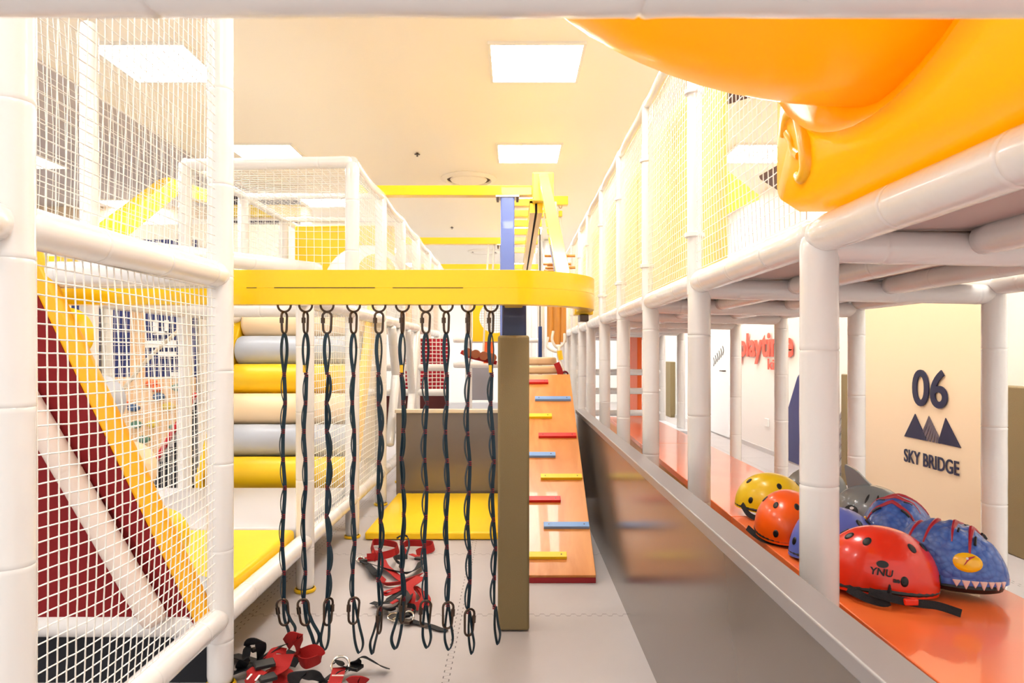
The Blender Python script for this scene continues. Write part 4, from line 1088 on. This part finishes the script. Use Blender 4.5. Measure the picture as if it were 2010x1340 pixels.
# shelving behind the netted box, yellow/dark
sv = thing('display_rack', (-3.2, 8.6, 1.5), 'yellow and dark patterned display rack behind the upper netted box', 'display rack')
for k in range(3):
    panel(440, 385+k*48, 588, 400+k*48, 8.6).build('dark_board', mat('rack_dark', (70, 68, 80), .6), sv, smooth=False)
    panel(440, 402+k*48, 588, 425+k*48, 8.55).build('yellow_board', mat('rack_yellow', (226, 200, 90), .6), sv, smooth=False)
panel(440, 495, 560, 508, 8.5).build('white_board', WHITEP, sv, smooth=False)
# yellow panel with white crawl tube
tp = thing('tunnel_panel', (-1.7, 7.0, 1.6), 'yellow play panel with large white crawl-tube opening on the upper deck', 'play panel')
MB().box((-2.16, 6.78, 1.62), (-1.18, 6.84, 2.52)).build('panel', YMAT, tp, bevel=.02)
c = P(712, 545, 6.6)
mb = MB(); nr_, ns_ = 12, 40
for i in range(nr_+1):
    th = PI/2*i/nr_
    for k in range(ns_):
        t_ = 2*PI*k/ns_; mb.v.append(Vector((c.x+.42*math.cos(th)*math.cos(t_), 6.77-.28*math.sin(th), c.z-.08+.42*math.cos(th)*math.sin(t_))))
for i in range(nr_):
    for k in range(ns_):
        k2 = (k+1) % ns_; mb.f.append((i*ns_+k, i*ns_+k2, (i+1)*ns_+k2, (i+1)*ns_+k))
mb.build('white_dome', mat('white_plastic', (246, 246, 250), .25), tp, angle=180)
MB().lathe([(.0, -.02), (.17, -.02), (.18, 0), (0, 0)], (P(738, 530, 6.45).x, 6.46, P(738, 535, 6.45).z), ax='y', n=28).build('yellow_disc', YMAT, tp)

# ================================================================ BACKGROUND, CENTRE
# orange padded panels on far upper decks seen through nets
for k, (a_, b_) in enumerate(((7.9, 8.7), (9.0, 9.8))):
    tag(MB().box((XL-.25, a_, 1.62), (XL-.2, b_, 2.35)).build('padded_panel', mat('orange_pad', (255, 190, 110), .5), None, bevel=.02), ['orange padded panel behind the far left net', 'farthest orange padded panel on the upper left deck'][k], 'padded panel')
fr = thing('net_window_panel', (-.5, 10.4, 1), 'far yellow play panel with round netted window above the low end wall', 'play panel')
zz = 9.85; c = P(972, 622, zz); R0 = .23
def ringpanel():
    mb = MB(); a_ = P(928, 670, zz); b_ = P(1012, 560, zz); n = 40
    ts = sorted([2*PI*k/n-PI for k in range(n)]+[math.atan2(zq-c.z, xq-c.x) for xq in (a_.x, b_.x) for zq in (a_.z, b_.z)])
    for y in (zz, zz+.05):
        for t_ in ts:
            dx, dz = math.cos(t_), math.sin(t_); s_ = 1e9
            if dx > 1e-6: s_ = min(s_, (b_.x-c.x)/dx)
            if dx < -1e-6: s_ = min(s_, (a_.x-c.x)/dx)
            if dz > 1e-6: s_ = min(s_, (b_.z-c.z)/dz)
            if dz < -1e-6: s_ = min(s_, (a_.z-c.z)/dz)
            mb.v.append(Vector((c.x+dx*s_, y, c.z+dz*s_)))
        for t_ in ts: mb.v.append(Vector((c.x+R0*math.cos(t_), y, c.z+R0*math.sin(t_))))
    N = len(ts)
    for k in range(N):
        k2 = (k+1) % N
        mb.f += [(k, k2, N+k2, N+k), (2*N+k, 3*N+k, 3*N+k2, 2*N+k2), (N+k, N+k2, 3*N+k2, 3*N+k), (k, 2*N+k, 2*N+k2, k2)]
    return mb
ringpanel().build('panel', YMAT, fr, smooth=False)
net('window_net', fr, c+Vector((-R0, .02, -R0)), (2*R0, 0, 0), (0, 0, 2*R0), cell=.035, r=.003, wob=.001, m=mat('grey_cord', (170, 165, 160), .7))
bf = thing('play_frame', (-.4, 9.9, 0), 'white padded cross frame at the far end of the lane behind the low wall', 'play structure')
def cpipe(a_, b_, r=.045, nm='rail'): return pad_pipe(MB(), a_, b_, off=.3, r=r).build(nm, VINYL, bf, angle=60)
for px in (920, 992, 1062): x = P(px, 0, 9.95).x; cpipe((x, 9.95, 0), (x, 9.95, 2.2), .05, 'post')
cpipe(P(890, 716, 9.9), P(1065, 716, 9.9)); cpipe(P(890, 668, 9.9), P(1065, 668, 9.9), .035)
gp = thing('partition', (-.45, 11, 0), 'plain grey partition panel far back under the white rails', 'partition')
panel(925, 722, 968, 785, 11).build('board', mat('partition_grey', (150, 148, 156), .6), gp, smooth=False)
tag(panel(880, 790, 1000, 860, 12).build('step_platform', mat('pale_step', (215, 218, 224), .6), None, smooth=False), 'pale grey step platform below the partition', 'platform')
# wooden swing bridge with red edge
sb = thing('swing_bridge', P(945, 705, 8.6), 'red-edged wooden plank swing bridge hanging at the far end', 'bridge')
pts = cr([P(905, 690, 8.6), P(925, 700, 8.6), P(950, 706, 8.6), P(975, 712, 8.6)], 5)
MB().ribbon(pts, .05, UP, .02).build('red_edge', REDW, sb)
for k in range(4):
    q = P(918+k*16, 696+k*3.5, 8.6); MB().lathe([(.0, -.1), (.055, -.1), (.055, .1), (0, .1)], (q.x, q.y+.02, q.z+.03), ax='y', n=16).build('log_step', mat('brown_log', (150, 80, 45), .6), sb)
for px in (951, 962): MB().tube([P(px+8, 476, 8.6), P(px-3, 704, 8.6)], .012, 6).build('rope', mat('white_rope', (232, 226, 214), .8, bump=.5, bscale=150), sb)
tag(panel(949, 671, 968, 713, 9.86, .12).build('orange_block', ORANGEP, None, bevel=.01), 'small bright orange block behind the swing bridge', 'block')
# red netted area between lanes (x 780-870)
rn = thing('red_play_panel', (-2.4, 8.4, .6), 'deep red fabric panel seen through white netting behind the braces', 'fabric panel')
panel(770, 664, 880, 765, 8.6, .03).build('fabric', mat('crimson_fabric', (185, 30, 50), .8), rn, smooth=False)
panel(755, 775, 880, 850, 8.5, .03).build('dark_base', mat('dark_maroon', (70, 8, 10), .7), rn, smooth=False)
a_ = P(770, 765, 8.5); b_ = P(880, 664, 8.5)
net('net', rn, a_, (b_.x-a_.x, 0, 0), (0, 0, b_.z-a_.z), cell=.05, r=.006, wob=.002)
rn2 = thing('red_play_panel', (-3, 7.3, .8), 'crimson netted panel left of the padded roll stack', 'fabric panel')
panel(440, 612, 500, 800, 7.3, .03).build('fabric', mat('crimson_fabric', (185, 30, 50), .8), rn2, smooth=False)
a_ = P(440, 800, 7.25); net('net', rn2, a_, (.35, 0, 0), (0, 0, 1.0), cell=.045, r=.005, wob=.001)
# far right lane dressings
log = thing('peg_log', P(1093, 600, 6.0), 'hanging golden wooden climbing log with round pegs and white rope', 'climbing log')
c = P(1093, 676, 6.0)
for dx in (-.052, 0, .052):
    MB().tube([(c.x+dx, 6.0+abs(dx)*.5, c.z+abs(dx)*.4), (c.x+dx, 6.0+abs(dx)*.5, 2.05)], .033, 14).build('log_stave', LOGW, log)
for py, x0, x1 in ((502, 1069, 1129), (518, 1066, 1121), (525, 1070, 1129), (531, 1067, 1118)):
    MB().tube([P(x0, py, 5.94), P(x1, py, 5.94)], .012, 8).build('peg', LOGW, log)
WR = mat('white_rope', (232, 226, 214), .8)
MB().tube([(c.x, 6, 2.05), (c.x, 6.2, 2.62)], .012, 8).build('rope', WR, log)
MB().tube(cr([P(1086, 650, 5.9), P(1084, 668, 5.86), P(1094, 682, 5.86), P(1107, 672, 5.86), P(1108, 655, 5.9)], 8), .012, 8).build('rope', WR, log)
MB().tube(cr([P(1076, 662, 5.9), P(1074, 680, 5.86), P(1092, 690, 5.86), P(1100, 678, 5.9)], 8), .011, 8).build('rope', WR, log)
MB().tube(cr([P(1098, 680, 5.86), P(1096, 700, 5.84), P(1102, 715, 5.82), P(1108, 735, 5.8)], 8), .013, 8).build('rope', WR, log)
MB().tube([P(1098, 688, 5.83), P(1101, 706, 5.83)], .022, 8).build('yellow_sleeve', YEL, log)
cbn = MB(); cc = P(1109, 737, 5.78); cbn.tube([cc+Vector((.026*math.cos(a_), 0, .034*math.sin(a_))) for a_ in [2*PI*k/16 for k in range(16)]], .008, 8, closed=True); cbn.build('carabiner', mat('maroon_metal', (120, 30, 50), .3, metal=.6), log)
strp = [P(1092, 712, 5.75), P(1098, 725, 5.75), P(1102, 745, 5.75)]
MB().ribbon(strp, .05, Vector((1, 0, .2)), .01).build('red_strap', REDW, log)
hr = thing('hanging_rope', P(1100, 400, 6.34), 'white rope with yellow sleeve and steel thimble hanging from the zip track arm', 'rope')
MB().tube(cr([P(1099, 425, 6.34), P(1102, 470, 6.34), P(1104, 520, 6.34), P(1106, 590, 6.3)], 5), .012, 8).build('rope', WR, hr)
MB().tube([P(1100, 414, 6.33), P(1100, 425, 6.33)], .018, 10).build('yellow_sleeve', YEL, hr)
q = P(1100, 402, 6.33); MB().tube([q+Vector((.016*math.sin(a_), 0, .032*math.cos(a_))) for a_ in [2*PI*k/16 for k in range(16)]], .005, 6, closed=True).build('thimble', STEEL, hr)
for k, py in enumerate((717, 733)):
    q = P(1066, py, 5.95+.0*k)
    mb = MB(); n = 28; prof = [Vector((.17*math.copysign(abs(math.cos(a_))**.7, math.cos(a_)), .10*math.sin(a_), 0)) for a_ in [2*PI*j/n for j in range(n)]]
    mb.prism([Vector((q.x, 6.15-.28*k, q.z))+p+Vector((-.04, 0, 0)) for p in prof], (0, 0, .07))
    tag(mb.build('stepping_board', BIRCH, None, bevel=.02), ['far pale oval wooden stepping board behind the ramp top', 'near pale oval wooden stepping board touching the ramp top'][k], 'stepping board', 'oval stepping boards')
nbag = thing('punch_pad', P(1060, 700, 7.4), 'slim navy padded bag hanging beyond the ramp top', 'padded bag')
MB().box(P(1057, 745, 7.4), P(1064, 640, 7.4)+Vector((0, .1, 0))).build('pad', mat('navy_vinyl', (30, 62, 130), .4), nbag, bevel=.01)
MB().tube([P(1060, 640, 7.42), P(1060, 448, 7.42)], .006, 6).build('cord', BLACK, nbag)
wp = thing('white_column', (.33, 12.5, 0), 'pale round columns far behind the hanging log', 'column')
for px, r in ((1046, .05), (1075, .09), (1038, .05)): x = P(px, 0, 12.5).x; MB().tube([(x, 12.5, 0), (x, 12.5, 3.3)], r, 18).build('shaft', VINYL, wp)
# orange slab far right
tag(MB().box((1.62, 9.0, .1), (1.68, 9.9, 1.5)).build('standing_board', ORANGEP, None, bevel=.01), 'tall bright orange panel standing between far right posts', 'panel')
tag(MB().box((1.0, 7.5, .0), (1.9, 8.6, .42)).build('pale_platform', mat('pale_step', (215, 218, 224), .6), None, bevel=.01), 'pale low platform behind the far end of the benches', 'platform')
# triangular shade on the upper right deck
ts_ = thing('triangular_panel', P(1430, 390, 4.4), 'yellow triangular ceiling panel seen through the right upper net', 'hanging panel')
MB().prism([P(1380, 305, 4.2), P(1491, 392, 4.6), P(1380, 442, 4.2)], (.02, .03, .03)).build('panel', YEL, ts_, bevel=.004)
MB().tube([P(1430, 430, 4.5), P(1425, 500, 4.5)], .02, 8).build('support', VINYL, ts_)
ts2 = thing('triangular_panel', P(1430, 200, 4.4), 'dark brown panel with amber rim high behind the right upper net', 'hanging panel')
BR = mat('dark_brown_panel', (88, 66, 62), .6)
MB().prism([P(1375, 150, 3.9), P(1470, 150, 3.9), P(1478, 190, 4.1), P(1375, 222, 4.1)], (0, .03, .03)).build('panel', BR, ts2, bevel=.004)
ts3 = thing('triangular_panel', P(1520, 350, 4.4), 'small dark brown panel beside the yellow bubble panel edge', 'hanging panel')
MB().prism([P(1492, 352, 4.4), P(1530, 330, 4.4), P(1540, 382, 4.4)], (0, .03, .03)).build('panel', BR, ts3, bevel=.004)

# ================================================================ NEAR OVERHEAD PIPE
tag(pad_pipe(MB(), (-.9, .47, 1.25+.047+.2345), (.95, .47, 1.25+.047+.2345), r=.047, off=.3).build('overhead_pipe', VINYL, None, angle=60), 'blurred white padded pipe crossing the very top of the picture', 'padded pipe')
